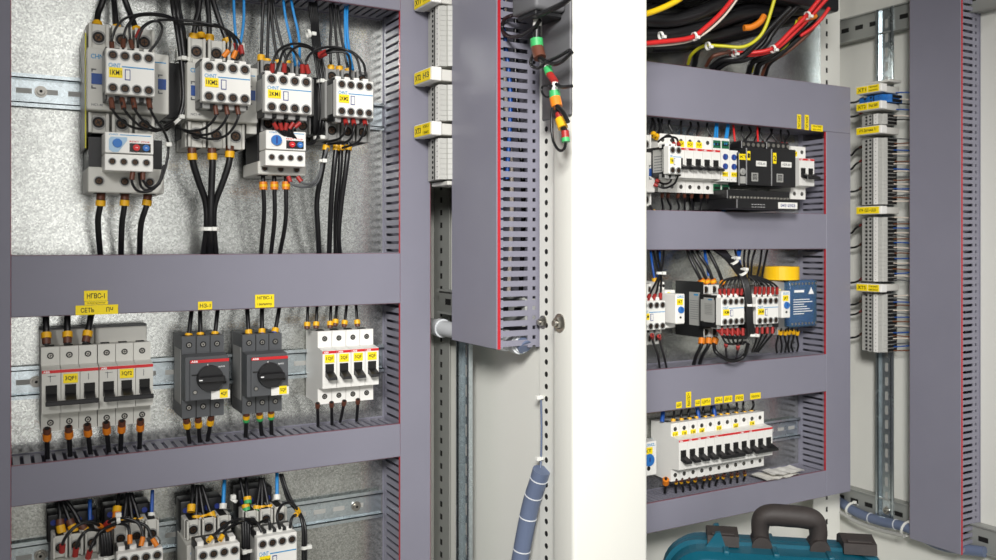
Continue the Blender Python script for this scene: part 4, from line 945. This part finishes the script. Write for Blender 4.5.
for i in range(4):
    wire([(101+i*2.6, 526, .99), (102+i*2.6, 540, .985), (103+i*2.6, 556, .985), (104+i*2.4, 600, .99)], .0026, 'wblack', '%s strand of the black bundle between the two left contactors of the bottom row' % ORD[i], 'strands of the bottom left bundle')
tie(P(107, 556, .983), (0, 0, 1), .0075, 'white cable tie on the bundle between the two left contactors of the bottom row', (-.2, -1, 0))
tie(P(118, 519, .975), (1, 0, .1), .0040, 'white cable tie at the top of the arching wires at the bottom left', (0, -.6, 1))
col([(197, 196), (199, 205), (202, 213), (193, 191)], 485, [523, 522, 519, 512], 1.03, 1.012, .0021, 'wblack', 'above the third contactor of the bottom row', [endm('amber', .008, .0046, .0)])
col([(224.5, 223)], 480, 509, 1.03, 1.015, .0022, 'wblue', 'above the third contactor of the bottom row', [endm('tie', .006, .0042, .0)], 'light blue')
col([(277, 277)], 473, 500, 1.03, 1.015, .0021, 'wblue', 'above the fourth contactor of the bottom row', [endm('tie', .006, .0042, .0)], 'light blue')
col([(240, 247), (261, 256), (262, 262), (263, 270), (246, 248)], 478, [511, 513, 513, 512, 504], 1.03, 1.012, .0020, 'wblack', 'above the fourth contactor of the bottom row', [endm('green', .005, .0044, .0), endm('amber', .004, .0046, .004)])
bunch([[(280, 474, 1.03), (284, 488, 1.02), (288, 500, 1.01), (296, 510, 1.0), (302, 522, .99), (303, 545, .985), (302, 600, .98)], [(282, 474, 1.03), (287, 490, 1.02), (293, 503, 1.01), (300, 513, 1.0), (305, 526, .99), (306, 548, .985), (305, 600, .98)],
       [(280, 529, .957), (277, 516, .96), (282, 505, .97), (292, 503, .985), (299, 512, .995)], [(290, 528, .957), (292, 518, .96), (297, 514, .98)], [(270, 530, .957), (268, 520, .96), (256, 524, .975), (246, 522, .985), (236, 524, .98), (226, 530, .965), (220, 540, .955)], [(262, 532, .957), (256, 522, .965), (244, 519, .98), (230, 522, .975), (215, 534, .96), (208, 541, .953)]],
      .0017, 'wblack', 'beside and between the two right contactors of the bottom row', order='counted', marks=[endm('amber', .006, .0028, .0)])
for i in range(4):
    wire([(243+i*2.6, 522, .985), (243.5+i*2.4, 540, .98), (243+i*2.2, 560, .98), (243+i*2.2, 600, .98)], .0023, 'wblack', '%s strand of the black bundle left of the block marked 5KM' % ORD[i], 'strands of the bundle left of 5KM')
tie(P(248, 549, .978), (0, 0, 1), .0070, 'white cable tie on the bundle left of the block marked 5KM', (-.8, -1, 0))
tie(P(304, 547, .985), (0, 0, 1), .0038, 'white cable tie on the loose wires right of the block marked 5KM', (1, -.3, 0))
tie(P(234, 500, 1.0), (.6, 0, .8), .0030, 'white cable tie standing up between the two right contactors of the bottom row', (-.3, -.5, 1))
# dark spare wires in the two duct ends
# ================================================================ right cabinet wires
# cables above the top duct
def big(items, r, mm, colour, desc, marks=()): bunch(items, r, mm, desc, colour, marks, order='counted')
big([[(640, 16, .93), (660, 9, .93), (678, 0, .93), (690, -10, .93)]], .0042, 'wyellow', 'yellow', 'crossing the upper left corner of the right cabinet')
big([[(640, 44, .95), (660, 42, .95), (690, 38, .95), (705, 28, .95), (722, 12, .95), (738, -8, .95)]], .0036, 'wred', 'red', 'rising past the white ties at the left of the right cabinet')
big([[(640, 46, .955), (665, 45, .955), (690, 41, .955), (708, 31, .953), (726, 14, .953), (742, -8, .953)]], .0018, 'wwhite', 'cream', 'running along the left red wire')
big([[(728, 52, 1.0), (745, 53, .99), (765, 51, .97), (777, 45, .96), (790, 32, .95), (805, 17, .94), (822, -4, .93)], [(730, 54, 1.0), (750, 55, .99), (768, 52, .972), (781, 45, .962), (796, 31, .952), (812, 15, .945), (830, -5, .935)]], .0034, 'wred', 'red', 'sweeping up to the right corner above the top duct')
big([[(800, 36, .97), (812, 28, .96), (822, 18, .95), (829, 8, .945)]], .0030, 'wred', 'red', 'ending under the drive at the upper right')
big([[(688, 64, 1.03), (692, 54, 1.015), (704, 46, 1.0), (722, 46, .985), (742, 47, .965), (756, 40, .955), (766, 26, .945), (776, -6, .935)]], .0026, 'wygreen', 'yellow-green', 'curving above the top duct')
big([[(752, 72, 1.03), (756, 60, 1.01), (772, 54, .99), (786, 46, .98), (792, 34, .97), (797, 20, .96)]], .0018, 'wygreen', 'thin yellow-green', 'behind the right red wires')
big([[(694, 66, 1.035), (697, 52, 1.02), (706, 40, 1.01), (726, 30, 1.0), (752, 18, .99)], [(711, 68, 1.03), (722, 60, 1.01), (740, 57, .99), (756, 44, .98), (770, 28, .97), (790, 8, .96)], [(716, 70, 1.03), (728, 62, 1.01), (746, 59, .995), (764, 46, .985), (776, 28, .975), (798, 5, .965)],
     [(748, 74, 1.03), (753, 62, 1.01), (770, 55, .99), (788, 40, .975), (806, 22, .965)], [(756, 75, 1.03), (760, 64, 1.01), (776, 56, .992), (794, 42, .98), (812, 26, .965)], [(764, 76, 1.035), (769, 63, 1.02), (784, 52, 1.0), (800, 38, .985), (818, 20, .965)]], .0048, 'wblack', 'black', 'rising from the top duct towards the drive', )
big([[(706, 66, 1.03), (712, 57, 1.01), (724, 53, 1.0), (732, 52, .995)], [(762, 75, 1.03), (768, 62, 1.012), (784, 54, .99), (806, 36, .97), (818, 22, .96)]], .0030, 'brownsleeve', 'brown', 'entering the top duct')
big([[(640, 34, .985), (670, 34, .985), (705, 26, .985), (745, 14, .985), (790, 10, .985), (825, 8, .985)], [(640, 26, .99), (680, 24, .99), (720, 16, .99), (770, 6, .99)], [(640, 20, .975), (675, 20, .975), (712, 8, .975), (740, -6, .975)], [(640, 36, 1.0), (690, 38, 1.0), (740, 30, 1.0), (790, 20, 1.0), (815, 14, 1.0)],
     [(640, 30, 1.01), (680, 32, 1.01), (720, 26, 1.01), (765, 22, 1.01), (800, 20, 1.0)], [(650, 46, 1.02), (690, 44, 1.02), (730, 36, 1.02), (772, 26, 1.01)], [(640, 40, 1.03), (675, 40, 1.03), (715, 34, 1.03), (750, 24, 1.02)]], .0105, 'wblack', 'thick black', 'hanging in the dark below the drive')
big([[(744, 28, .962), (752, 27, .958), (760, 22, .955), (764, 16, .955)], [(800, 20, .95), (808, 18, .948), (815, 16, .948)]], .0050, 'orange', 'orange', 'sleeved, hanging below the drive')
for (u, v, y, d) in ((694.5, 36.5, .946, 'on the left red wire'), (661, 36, .965, 'above the left end of the top duct'), (708, 46, .985, 'on the yellow-green wire'), (734, 53, .99, 'at the left end of the right red wires'), (773, 49, .960, 'in the middle of the right red wires'), (807.5, 15.5, .935, 'at the upper end of the right red wires')):
    tie(P(u, v, y), (1, -.2, .3), .0052, 'white cable tie '+d+' in the right cabinet', (0, -1, -.4))
# upper row
def row(u0, u1, n, vt, vb, y0, y1, r, mm, desc, marks, colour='black', jit=1.0, shift=0):
    col([(u0+(u1-u0)*i/(n-1)+random.uniform(-jit, jit)+shift, u0+(u1-u0)*i/(n-1)) for i in range(n)], [vt(u0+(u1-u0)*i/(n-1)) if callable(vt) else vt for i in range(n)], [vb(u0+(u1-u0)*i/(n-1)) if callable(vb) else vb for i in range(n)], y0, y1, r, mm, desc, marks, colour, jit=jit)
top1 = lambda u: 114+(u-649)*.096
row(652, 708, 7, top1, lambda u: 138+(u-652)*.06, 1.035, 1.025, .0019, 'wblack', 'above the row of six breakers in the upper right row', [endm('brownsleeve', .008, .0025, .0)], jit=2)
col([(716, 714), (717.5, 717), (728, 724), (729.5, 726)], 121, 145, 1.03, 1.015, .0017, 'wblue', 'above the blue-dial relays of the upper right row', (), 'light blue')
col([(733, 735), (757, 758)], 122, 142, 1.03, 1.02, .0017, 'wred', 'behind the black modules', (), 'red')
row(743, 788, 8, lambda u: 124+(u-743)*.09, lambda u: 146+(u-743)*.03, 1.035, 1.022, .0017, 'wblack', 'above the two black modules', [endm('redsleeve', .004, .003, .004), endm('tie', .004, .003, .0)], jit=3)
row(662, 708, 7, lambda u: 193+(u-662)*.02, lambda u: 212, 1.02, 1.035, .0017, 'wblack', 'below the six breakers in the upper right row', [stm('brownsleeve', .007, .0027, .0)], jit=1.5)
col([(725, 722), (727, 724)], 193, 213, 1.02, 1.03, .0019, 'wblue', 'below the blue-dial relays of the upper right row', [stm('tie', .005, .003, .0)], 'light blue')
bunch([[(662, 139, .99), (668, 135, .975), (673, 139, .955), (674, 146, .945)], [(658, 142, .985), (665, 137, .97), (676, 138, .955), (679, 146, .945)], [(672, 176, .945), (670, 182, .955), (664, 184, .97), (656, 180, .98)], [(678, 176, .945), (674, 184, .955), (664, 188, .97), (654, 184, .98)]],
      .0015, 'wblack', 'around the black contactor in front of the six breakers', order='counted', marks=[endm('redsleeve', .006, .0028, .0)])
bunch([[(652, 118, 1.03), (655, 126, 1.02), (653, 136, 1.012)], [(658, 119, 1.03), (660, 128, 1.02), (656, 138, 1.012)], [(650, 206, 1.0), (652, 210, 1.01), (654, 213, 1.02)]], .0022, 'wblack', 'at the half hidden contactor of the upper right row', order='counted', marks=[endm('amber', .006, .0042, .0)])
# middle row
def mid(items, r, mm, colour, desc, marks=()): bunch(items, r, mm, desc, colour, marks, order='counted')
mid([[(652, 247, 1.03), (656, 262, 1.0), (659, 276, .985), (657, 290, .97), (653, 299, .962)], [(657, 247, 1.03), (659, 262, 1.0), (661, 276, .985), (661, 288, .97), (660, 299, .962)], [(664, 247, 1.03), (663, 262, 1.0), (660, 274, .985), (652, 290, .972), (648, 299, .962)]], .0016, 'wblack', 'black', 'dropping to the contactor beside the post in the middle row', [endm('redsleeve', .009, .0028, .0)])
mid([[(650, 247, 1.03), (652, 262, 1.01), (655, 282, 1.005)], [(660, 247, 1.03), (659, 262, 1.01), (657, 284, 1.005)]], .0018, 'wdblue', 'blue', 'beside the post in the middle row', [endm('amber', .006, .0042, .0)])
tie(P(660.5, 273, .983), (0, 0, 1), .0050, 'white cable tie on the wires beside the post in the middle row', (0, -1, 0))
mid([[(686, 247, 1.03), (690, 258, 1.02), (696, 270, 1.012), (703, 284, 1.008)], [(690, 247, 1.03), (695, 258, 1.02), (702, 270, 1.012), (708, 284, 1.008)], [(695, 247, 1.03), (700, 256, 1.02), (708, 268, 1.012), (714, 284, 1.008)], [(706, 247, 1.03), (712, 258, 1.02), (718, 270, 1.01), (724, 286, .995)]], .0028, 'wblack', 'black', 'curving down to the big black contactor', [endm('orange', .007, .0052, .001), endm('amber', .003, .0054, .003)])
mid([[(704, 247, 1.035), (706, 260, 1.02), (709, 276, 1.012)]], .0024, 'wdblue', 'blue', 'above the big black contactor')
for i in range(5):
    dx = (i-2)*1.6
    wire([(716+dx*2, 247, 1.03), (728+dx, 258, .99), (738+dx, 270, .97), (745+dx*.8, 282, .955), (748.5+dx*.8, 300, .95), (749.5+dx*.8, 322, .95), (750+dx*.8, 334, .955), (744-i*4, 338, .96), (738-i*5, 330, .957)], .0021, 'wblack', '%s strand of the black bundle between the two white blocks of the middle row' % ORD[i], 'strands of the middle row bundle', [endm('redsleeve', .008, .0025, .0)])
tie(P(733, 261, .98), (.6, 0, -.8), .0082, 'white cable tie at the top of the middle row bundle', (.2, -1, .5), .004)
tie(P(742, 272, .963), (.6, 0, -.8), .0076, 'second white cable tie down the middle row bundle', (0, -1, .5), .004)
tie(P(749.5, 305, .95), (0, 0, 1), .0066, 'white cable tie on the bundle right of the block marked 1KM in the middle row', (0, -1, 0))
tie(P(753, 335, .955), (0, 0, 1), .0060, 'white cable tie at the foot of the middle row bundle', (0, -1, 0))
mid([[(720+i*4.2, 295, .957), (720+i*4.5, 287, .955), (725+i*3.5, 280, .957), (736+i*1.5, 277, .965)] for i in range(6)], .0016, 'wblack', 'black', 'with red sleeves on top of the block marked 1KM in the middle row', [stm('redsleeve', .010, .0025, .0)])
mid([[(755+i*4.4, 294, .960), (756+i*4.2, 287, .957), (754+i*3, 281, .96), (748+i*1.5, 276, .965)] for i in range(6)], .0016, 'wblack', 'black', 'with red sleeves on top of the block marked 2KM in the middle row', [stm('redsleeve', .012, .0025, .0)])
mid([[(722+i*5.2, 328, .957), (722+i*5.2, 336, .957), (728+i*3.5, 344, .965), (742+i, 342, .97)] for i in range(5)], .0016, 'wblack', 'black', 'with red sleeves below the block marked 1KM in the middle row', [stm('redsleeve', .011, .0025, .0)])
mid([[(757+i*5.2, 327, .962), (757+i*5, 334, .962), (756+i*3.5, 341, .97), (752+i*2, 352, .985)] for i in range(4)], .0016, 'wblack', 'black', 'with red sleeves below the block marked 2KM in the middle row', [stm('redsleeve', .010, .0025, .0)])
mid([[(702, 337, 1.0), (701, 346, .998), (696, 356, 1.01), (693, 367, 1.03)], [(709, 337, 1.0), (708, 346, .998), (702, 356, 1.01), (699, 366, 1.03)], [(716, 337, 1.0), (714, 346, .998), (718, 354, .99), (732, 361, .985), (744, 356, .98), (748, 344, .965)]], .0030, 'wblack', 'black', 'leaving the bottom of the big black contactor', [(.002, .009, .0052, 'orange')])
mid([[(726, 344, .965), (726, 352, .985), (728, 364, 1.03)], [(738, 346, .965), (737, 354, .985), (735, 363, 1.03)], [(652, 335, .96), (654, 345, .98), (658, 356, 1.0), (660, 371, 1.03)], [(659, 336, .96), (661, 346, .98), (664, 356, 1.0), (667, 370, 1.03)]], .0018, 'wblack', 'black', 'running down into the duct below the middle row', [stm('redsleeve', .008, .003, .0)])
mid([[(739, 247, 1.03), (737, 258, .995), (740, 272, .975)], [(741, 247, 1.03), (739, 259, .995), (743, 274, .975)]], .0022, 'wdblue', 'blue', 'behind the middle row bundle')
mid([[(734, 247, 1.03), (738, 260, .985), (746, 276, .965)], [(750, 247, 1.03), (748, 262, .985), (749, 278, .965)], [(756, 247, 1.03), (752, 262, .985), (751, 280, .965)], [(762, 247, 1.03), (760, 264, .995), (756, 282, .97)], [(768, 247, 1.03), (764, 266, .998), (761, 284, .97)], [(745, 247, 1.03), (744, 262, .99), (746, 280, .962)]], .0018, 'wblack', 'black', 'hanging from the duct over the block marked 2KM in the middle row')
row(777, 797, 6, lambda u: 328+(u-777)*.02, lambda u: 353-(u-777)*.07, 1.02, 1.035, .0017, 'wblack', 'below the smoky blue module', [(.006, .006, .0034, 'amber')], jit=1.5)
# lower row
row(673, 752, 11, lambda u: 411-(u-673)*.134, lambda u: 425-(u-673)*.115, 1.035, 1.03, .0019, 'wblack', 'above the long lower row of breakers', [endm('amber', .005, .0036, .004), endm('brownsleeve', .004, .0034, .0)], jit=1.2)
col([(663, 662), (697, 699), (713, 715)], [412, 406, 404], [422, 419, 416], 1.035, 1.03, .0034, 'wdblue', 'behind the long lower row of breakers', (), 'blue')
row(676, 744, 11, lambda u: 479-(u-676)*.115, lambda u: 494-(u-676)*.135, 1.015, 1.032, .0019, 'wblack', 'from the long lower row of breakers into the duct below', [(.001, .006, .0027, 'brownsleeve'), (.008, .003, .0026, 'amber')], jit=1.2)
col([(666, 665)], 478, 493, 1.015, 1.03, .0022, 'wblack', 'with an orange sleeve at the left end of the lower row', [(.003, .010, .0050, 'orange')])
# wires between the terminal strips and the wall ducts
def side_wires(X, u0, u1, v0, v1, n, cols, where):
    for i in range(n):
        v = v0+(v1-v0)*(i+.5)/n; c_, nm_ = cols[i % len(cols)]; j = random.uniform(-1, 1)
        a, b_ = PX(u0, v, X), PX(u1, v+random.uniform(-1.5, 1.5), X+.01)
        m_ = a.lerp(b_, .5)+Vector((random.uniform(-.004, .004), 0, random.uniform(-.002, .002)))
        wire([a, m_, b_], .0011, c_, '%s wire from the top between %s, %s' % (word(i), where, nm_), 'wires between '+where)
CS = [('wwhite', 'cream'), ('wbrown', 'brown'), ('wdblue', 'blue'), ('wgrey', 'grey')]
side_wires(1.325, 885, 912, 91, 124, 6, [('wdblue', 'blue'), ('wwhite', 'cream'), ('wblack', 'black')], 'the upper right strip and the wall duct')
side_wires(1.325, 885, 912, 137, 204, 18, [('wgrey', 'grey'), ('wbrown', 'brown'), ('wwhite', 'cream'), ('wdblue', 'blue'), ('wwhite', 'cream')], 'the middle right strip and the wall duct')
side_wires(1.325, 885, 912, 216, 282, 18, [('wwhite', 'cream'), ('wgrey', 'grey'), ('wbrown', 'brown'), ('wdblue', 'blue')], 'the fourth right label and the wall duct')
side_wires(1.325, 885, 912, 294, 352, 16, [('wwhite', 'cream'), ('wgrey', 'grey'), ('wdblue', 'blue'), ('wbrown', 'brown')], 'the lower right strip and the wall duct')
side_wires(.494, 443, 458, 13, 70, 12, [('wdblue', 'blue'), ('wblack', 'black'), ('wwhite', 'cream'), ('wbrown', 'brown'), ('wygreen', 'green')], 'the upper left strip and the large duct')
side_wires(.494, 443, 458, 89, 124, 8, [('wwhite', 'cream'), ('wdblue', 'blue'), ('wblack', 'black')], 'the middle left strip and the large duct')
side_wires(.494, 443, 458, 141, 181, 8, [('wwhite', 'cream'), ('wdblue', 'blue'), ('wblack', 'black')], 'the lower left strip and the large duct')
# black wires leaving the right strip to the left, behind the plate duct
for i, (v, kind) in enumerate(((98, 0), (112, 0), (146, 1), (160, 1), (187, 0), (224, 1), (243, 0), (278, 0), (300, 0), (310, 0), (333, 0))):
    a = PX(863, v, 1.325); b_ = PX(856, v+4, 1.335); c_ = PX(846, v+(7 if kind == 0 else -8), 1.34)
    wire([a, b_, PX(850, v+9 if kind else v+5, 1.338), c_], .0019, 'wblack', '%s black wire from the top on the left side of the right terminal strip' % ORD[i], 'black wires left of the right terminal strip', [stm('redsleeve' if i % 2 else 'brownsleeve', .010, .0025, .0)])
# coloured wires inside the ducts, seen only through the slots
mb = MB(); cm = ['wblack', 'wdblue', 'wblack', 'wwhite', 'wgrey']
for k_, (X, y0, y1, za, ze) in enumerate(((.520, .862, .940, zl(338), 1.60), (1.352, .862, .922, PX(970, 540, 1.34).z, 1.65))):
    for i in range(9):
        y = y0+(y1-y0)*(i+.5)/9; x = X-.012*(i % 3); lo = za+(.16 if (k_ == 0 and i % 3) else .03)*(1+.2*(i % 4))
        mb.tube([Vector((x, y, ze)), Vector((x-.004, y+.003, ze*.6+lo*.4)), Vector((x+.003, y-.003, ze*.3+lo*.7)), Vector((x, y, lo))], .0026, 7, i % 5)
for (x0_, x1_, z_) in ((HX0+.01, HX1-.01, .948), (HX0+.01, HX1-.01, 1.150), (RX0+.02, RX1-.02, .792)):
    for i in range(3):
        z = z_+.006*(i % 2)+.004*i; y = 1.05-.013*i
        mb.tube([Vector((x0_, y, z)), Vector((x0_*.6+x1_*.4, y-.003, z+.003)), Vector((x0_*.3+x1_*.7, y+.002, z-.002)), Vector((x1_, y, z))], .0036, 7, (2, 1, 2)[i])
tag(mb.build('wire_filling', cm, None, (.5, .9, 1.2)), 'coloured wires packed inside the ducts, glimpsed through the slots', 'wires', None, 'stuff')
# ================================================================ left side wall: conduit, hanging connectors
pz = PX(440, 327, .52).z
t_ = thing('pipe', 'white pipe with collars below the large duct, seen in the gap beside the plate', 'pipe', (.5155, 1.02, pz))
MB().tube([(.5155, 1.115, pz), (.5155, .852, pz)], .0105, 20, 0, False).build('tube', 'pipewhite', t_, t_.location)
k = MB()
for y in (1.07, .985, .90, .868): k.cyl((.5155, y, pz), (.5155, y-.012, pz), .0125, .0125, 22)
k.build('collar', 'pipewhite', t_, t_.location)
cp = [None]*4+[PX(541.5, 470, .5235), PX(538, 482, .5225), PX(530, 508, .520), PX(520, 560, .515), PX(512, 610, .51)]
o = MB().tube([(.5155, .860, pz), (.5158, .852, pz-.001), (.5165, .8475, pz-.004)], .0088, 16).build('conduit', 'conduit', None, (.5155, .86, pz)); tag(o, 'short blue-grey conduit end under the large duct, joined to the white pipe', 'conduit')
wire([PX(541, 400, .527), PX(541.5, 430, .527), PX(541, 458, .527), PX(540, 475, .5235)], .0012, 'conduit', 'thin blue-grey lead between the two small ties on the perforated upright')
o = MB().tube(cp[4:], .0100, 16, 0).build('conduit', 'conduit', None, cp[4]); tag(o, 'blue-grey conduit with pale bands hanging behind the row of holes', 'conduit')
sp_ = smooth_path(cp[4:], 5); 
for i in (4, 8, 11, 14): MB().ring(sp_[i], sp_[i+1]-sp_[i], .0100, .0012, .0005, 18).build('band', 'pipewhite', o, cp[4])
# thin clear film hanging under the duct
tie(PX(541, 397, .528), (0, 0, 1), .0026, 'upper small white tie on the edge of the perforated upright', (-1, -.3, 0), .003)
tie(PX(541, 458, .528), (0, 0, 1), .0026, 'lower small white tie on the edge of the perforated upright', (-1, -.3, 0), .003)
# grey connector housing at the upper left of the post
gx = .5118
g = thing('connector_housing', 'dark grey housing fixed to the upper part of the white post with hanging connectors', 'housing', (gx, .77, PX(560, 118, gx).z))
zg = PX(560, 118, gx).z
MB().box(gx-.004, gx-.0003, .746, .800, zg, 1.62, 0, .0015).build('back_plate', 'hgrey', g, g.location)
zc_ = PX(545, 13, .49).z
MB().box(.470, gx-.004, .752, .800, zc_, zc_+.10, 0, .004).box(.474, gx-.006, .758, .794, zc_-.005, zc_, 1, .001).build('plug_head', ['hgrey', 'black'], g, g.location)
def hang(pu, seq, label):
    # a string of coloured sleeves: list of (u, v, material, radius)
    p0 = PX(pu[0], pu[1], .488); t = thing('cable_end', label, 'cable', p0)
    q = p0
    for (u, v, mm, rr, nm_) in seq:
        e = PX(u, v, .488); o = MB().cyl(q, e, rr, rr, 14).build('sleeve', mm, t, p0); o['label'] = nm_+' sleeve'; q = e
    return q
hang((538, 13), [(537, 26, 'tie', .0046, 'white'), (536.5, 39, 'black', .0038, 'black'), (537, 47, 'green', .0068, 'green'), (540, 58, 'brownsleeve', .0066, 'brown'), (546, 63, 'black', .003, 'black'), (547.5, 68, 'tie', .0030, 'white'), (549.5, 74, 'green', .0044, 'green'), (555, 82, 'redsleeve', .0038, 'red'), (554.5, 91, 'tie', .0030, 'white'), (555, 98, 'green', .0056, 'green'), (557, 107, 'orange', .0058, 'orange')],
     'hanging cable end with white, green, brown and orange sleeves left of the post')
hang((558, 108), [(559, 113, 'black', .0028, 'black'), (560, 119, 'redsleeve', .0040, 'red'), (563, 128, 'amber', .0052, 'amber'), (565, 131, 'black', .003, 'black'), (565.5, 138, 'redsleeve', .0040, 'red'), (566, 142, 'green', .0042, 'green')],
     'lower hanging cable end with red, amber and green sleeves left of the post')
hw = [([(518, 14), (506, 18), (502, 28), (508, 36), (520, 36), (534, 28), (540, 20)], .0022), ([(536, 50), (531, 60), (532, 66), (539, 68), (546, 62), (556, 58), (570, 50)], .0018), ([(547, 62), (555, 64), (564, 60), (572, 52)], .0022),
      ([(556, 84), (562, 87), (572, 86)], .0018), ([(552, 86), (543, 86), (542, 92), (546, 97), (551, 96)], .0012), ([(553, 100), (551.5, 120), (553, 140), (559, 150), (564, 149), (566, 142)], .0015), ([(538, 15), (550, 10), (564, 3), (574, -6)], .0030), ([(557, 106), (563, 112), (568, 122)], .0024)]
for i, (pts, r_) in enumerate(hw):
    wire([PX(u, v, .484 if i != 6 else .476) for u, v in pts], r_, 'wblack', '%s black wire among the hanging connectors left of the post, counted from the top' % ORD[i], 'wires of the hanging connectors')
# ================================================================ conduit along the foot of the right wall
cv = [PX(832, 497, 1.352), PX(842, 503, 1.345), PX(858, 513, 1.338), PX(880, 521, 1.333), PX(908, 528, 1.328), PX(940, 545, 1.33), PX(985, 552, 1.34)]
o = MB().tube(cv, .0085, 14).build('conduit', 'conduit', None, cv[0]); tag(o, 'blue-grey conduit sagging below the frame rail on the right wall', 'conduit')
sp_ = smooth_path(cv, 5); 
for i in (4, 8, 13, 18): MB().ring(sp_[i], sp_[i+1]-sp_[i], .0085, .0014, .0007, 18).build('band', 'pipewhite', o, cv[0])
o = MB().tube([p_+Vector((-.010, 0, -.012)) for p_ in cv[:5]], .0035, 12).build('cable', 'silver', None, cv[0]); tag(o, 'thin pale strip standing for the edge of the blue-grey conduit', 'cable')  # added tube standing in for the conduit's own pale edge
pc_ = PX(852, 509, 1.338); tie(pc_, (-.2, -1, -.3), .0125, 'white cable tie around the conduit on the right wall', (0, -.4, 1), .004)
pc_ = PX(907, 529, 1.33); tie(pc_, (-.1, -1, -.2), .0125, 'white cable tie at the left edge of the right wall duct', (0, -.4, 1), .004)
# ================================================================ teal tool case standing on the cabinet floor
def tool_case():
    cx, cy, ang = .945, .856, math.radians(-40)
    t = thing('tool_case', 'teal plastic tool case with worn black carrying handle standing in the right cabinet', 'tool case', (cx, cy, ZB), ang)
    top = PTOP-ZB; L, Tk = .148, .066
    def half(sg):
        # rounded outline in (x, z), extruded in y from the seam outwards, with a chamfered outer face
        def outline(s, d):
            wl = .170-d; w = .132-d; h = top-d; r = .05; pts = []
            for (qx, qz, a0) in ((w-r, h-r, 0), (-wl+r, h-r, 90)):
                for k in range(9):
                    a = math.radians(a0+k*11.25); pts.append((qx+r*math.cos(a), qz+r*math.sin(a)))
            pts += [(-wl-.012, .004), (w+.004, .004)]
            return pts
        lay = [(.0008, .000), (.012, 0), (.0125, .005), (.040, .006), (.052, .012), (Tk, .028)]
        vs = []; n = len(outline(0, 0)); fs = []
        for (y, d) in lay: vs += [(px_, sg*y, pz_) for px_, pz_ in outline(0, d)]
        for i in range(len(lay)-1):
            for j in range(n): fs.append((i*n+j, i*n+(j+1) % n, (i+1)*n+(j+1) % n, (i+1)*n+j))
        fs.append(tuple(range(n))); fs.append(tuple(range((len(lay)-1)*n, len(lay)*n)))
        mb = MB().add(vs, fs, 0, False)
        for x in (-.085, -.02, .05): mb.box(x-.004, x+.004, sg*.012, sg*.044, top-.012, top-.003, 0, .0015)
        mb.box(-.080, .070, sg*(Tk-.006), sg*(Tk+.002), .05, top-.09, 0, .004)
        o = mb.build('shell_half', 'teal', t); o['label'] = 'teal shell half'
        return o
    a_ = half(-1); half(1)
    s = MB().box(-.150, -.090, -Tk-.0006, -Tk+.004, top-.105, top-.052, 0).box(-.146, -.094, -Tk-.001, -Tk-.0006, top-.101, top-.056, 1)
    for i in range(6): s.box(-.142+i*.0075, -.1385+i*.0075, -Tk-.0014, -Tk-.001, top-.095, top-.062, 0)
    o = s.build('adhesive_label', ['paper', 'ink'], t); o['label'] = 'white bordered label with black panel'
    for x in (-.088, .090):
        k = MB().prism([(-.024, top-.004), (-.022, top+.010), (.010, top+.014), (.028, top+.006), (.031, top-.022), (.026, top-.024), (.020, top-.004)], x-.021, x+.021, 'x', 0)
        k.box(x-.016, x+.016, -.020, -.012, top+.010, top+.013, 0, .001)
        o = k.build('latch', 'rubber', t); o['label'] = 'black latch'
    for y in (-.020, .016):
        k = MB().prism([(-.112, top-.006), (-.098, top+.014), (-.092, top+.015), (-.084, top-.006)], y-.004, y+.004, 'y', 0); k.build('hinge_lug', 'teal', t)
    # handle: padded bar with two bent feet
    hz = top+.036
    hp = [(-.034, 0, top-.008), (-.037, 0, top+.014), (-.034, 0, hz-.006), (-.022, 0, hz), (.0, 0, hz), (.022, 0, hz-.001), (.036, 0, hz-.006), (.040, 0, top+.014), (.038, 0, top-.008)]
    MB().tube(hp, .0145, 18, 0, True, lambda f: .0115+.0035*math.exp(-((f-.5)/.3)**4)).build('carrying_handle', 'rubber', t)
    for x in (-.036, .040): MB().cyl((x, -.018, top-.004), (x, .018, top-.004), .0135, .0135, 18).build('handle_hinge', 'rubber', t)
PTOP = .787
tool_case()
# shorten over-long labels
for o in list(bpy.data.objects):
    if o.parent is None and 'label' in o:
        s = o['label']
        for a, b_ in ((' from the left ', ' '), (' counted ', ' '), ('the contactor marked ', 'contactor '), ('the breaker marked ', 'breaker '), ('the block marked ', 'block '), ('the motor switch marked ', 'motor switch '), ('of the bottom row', 'in the bottom row'), ('in front of', 'before'), ('the white block marked ', 'block ')):
            if len(o['label'].split()) > 16: o['label'] = o['label'].replace(a, b_)
        if len(o['label'].split()) > 16: print('LONG', len(o['label'].split()), o['label'])
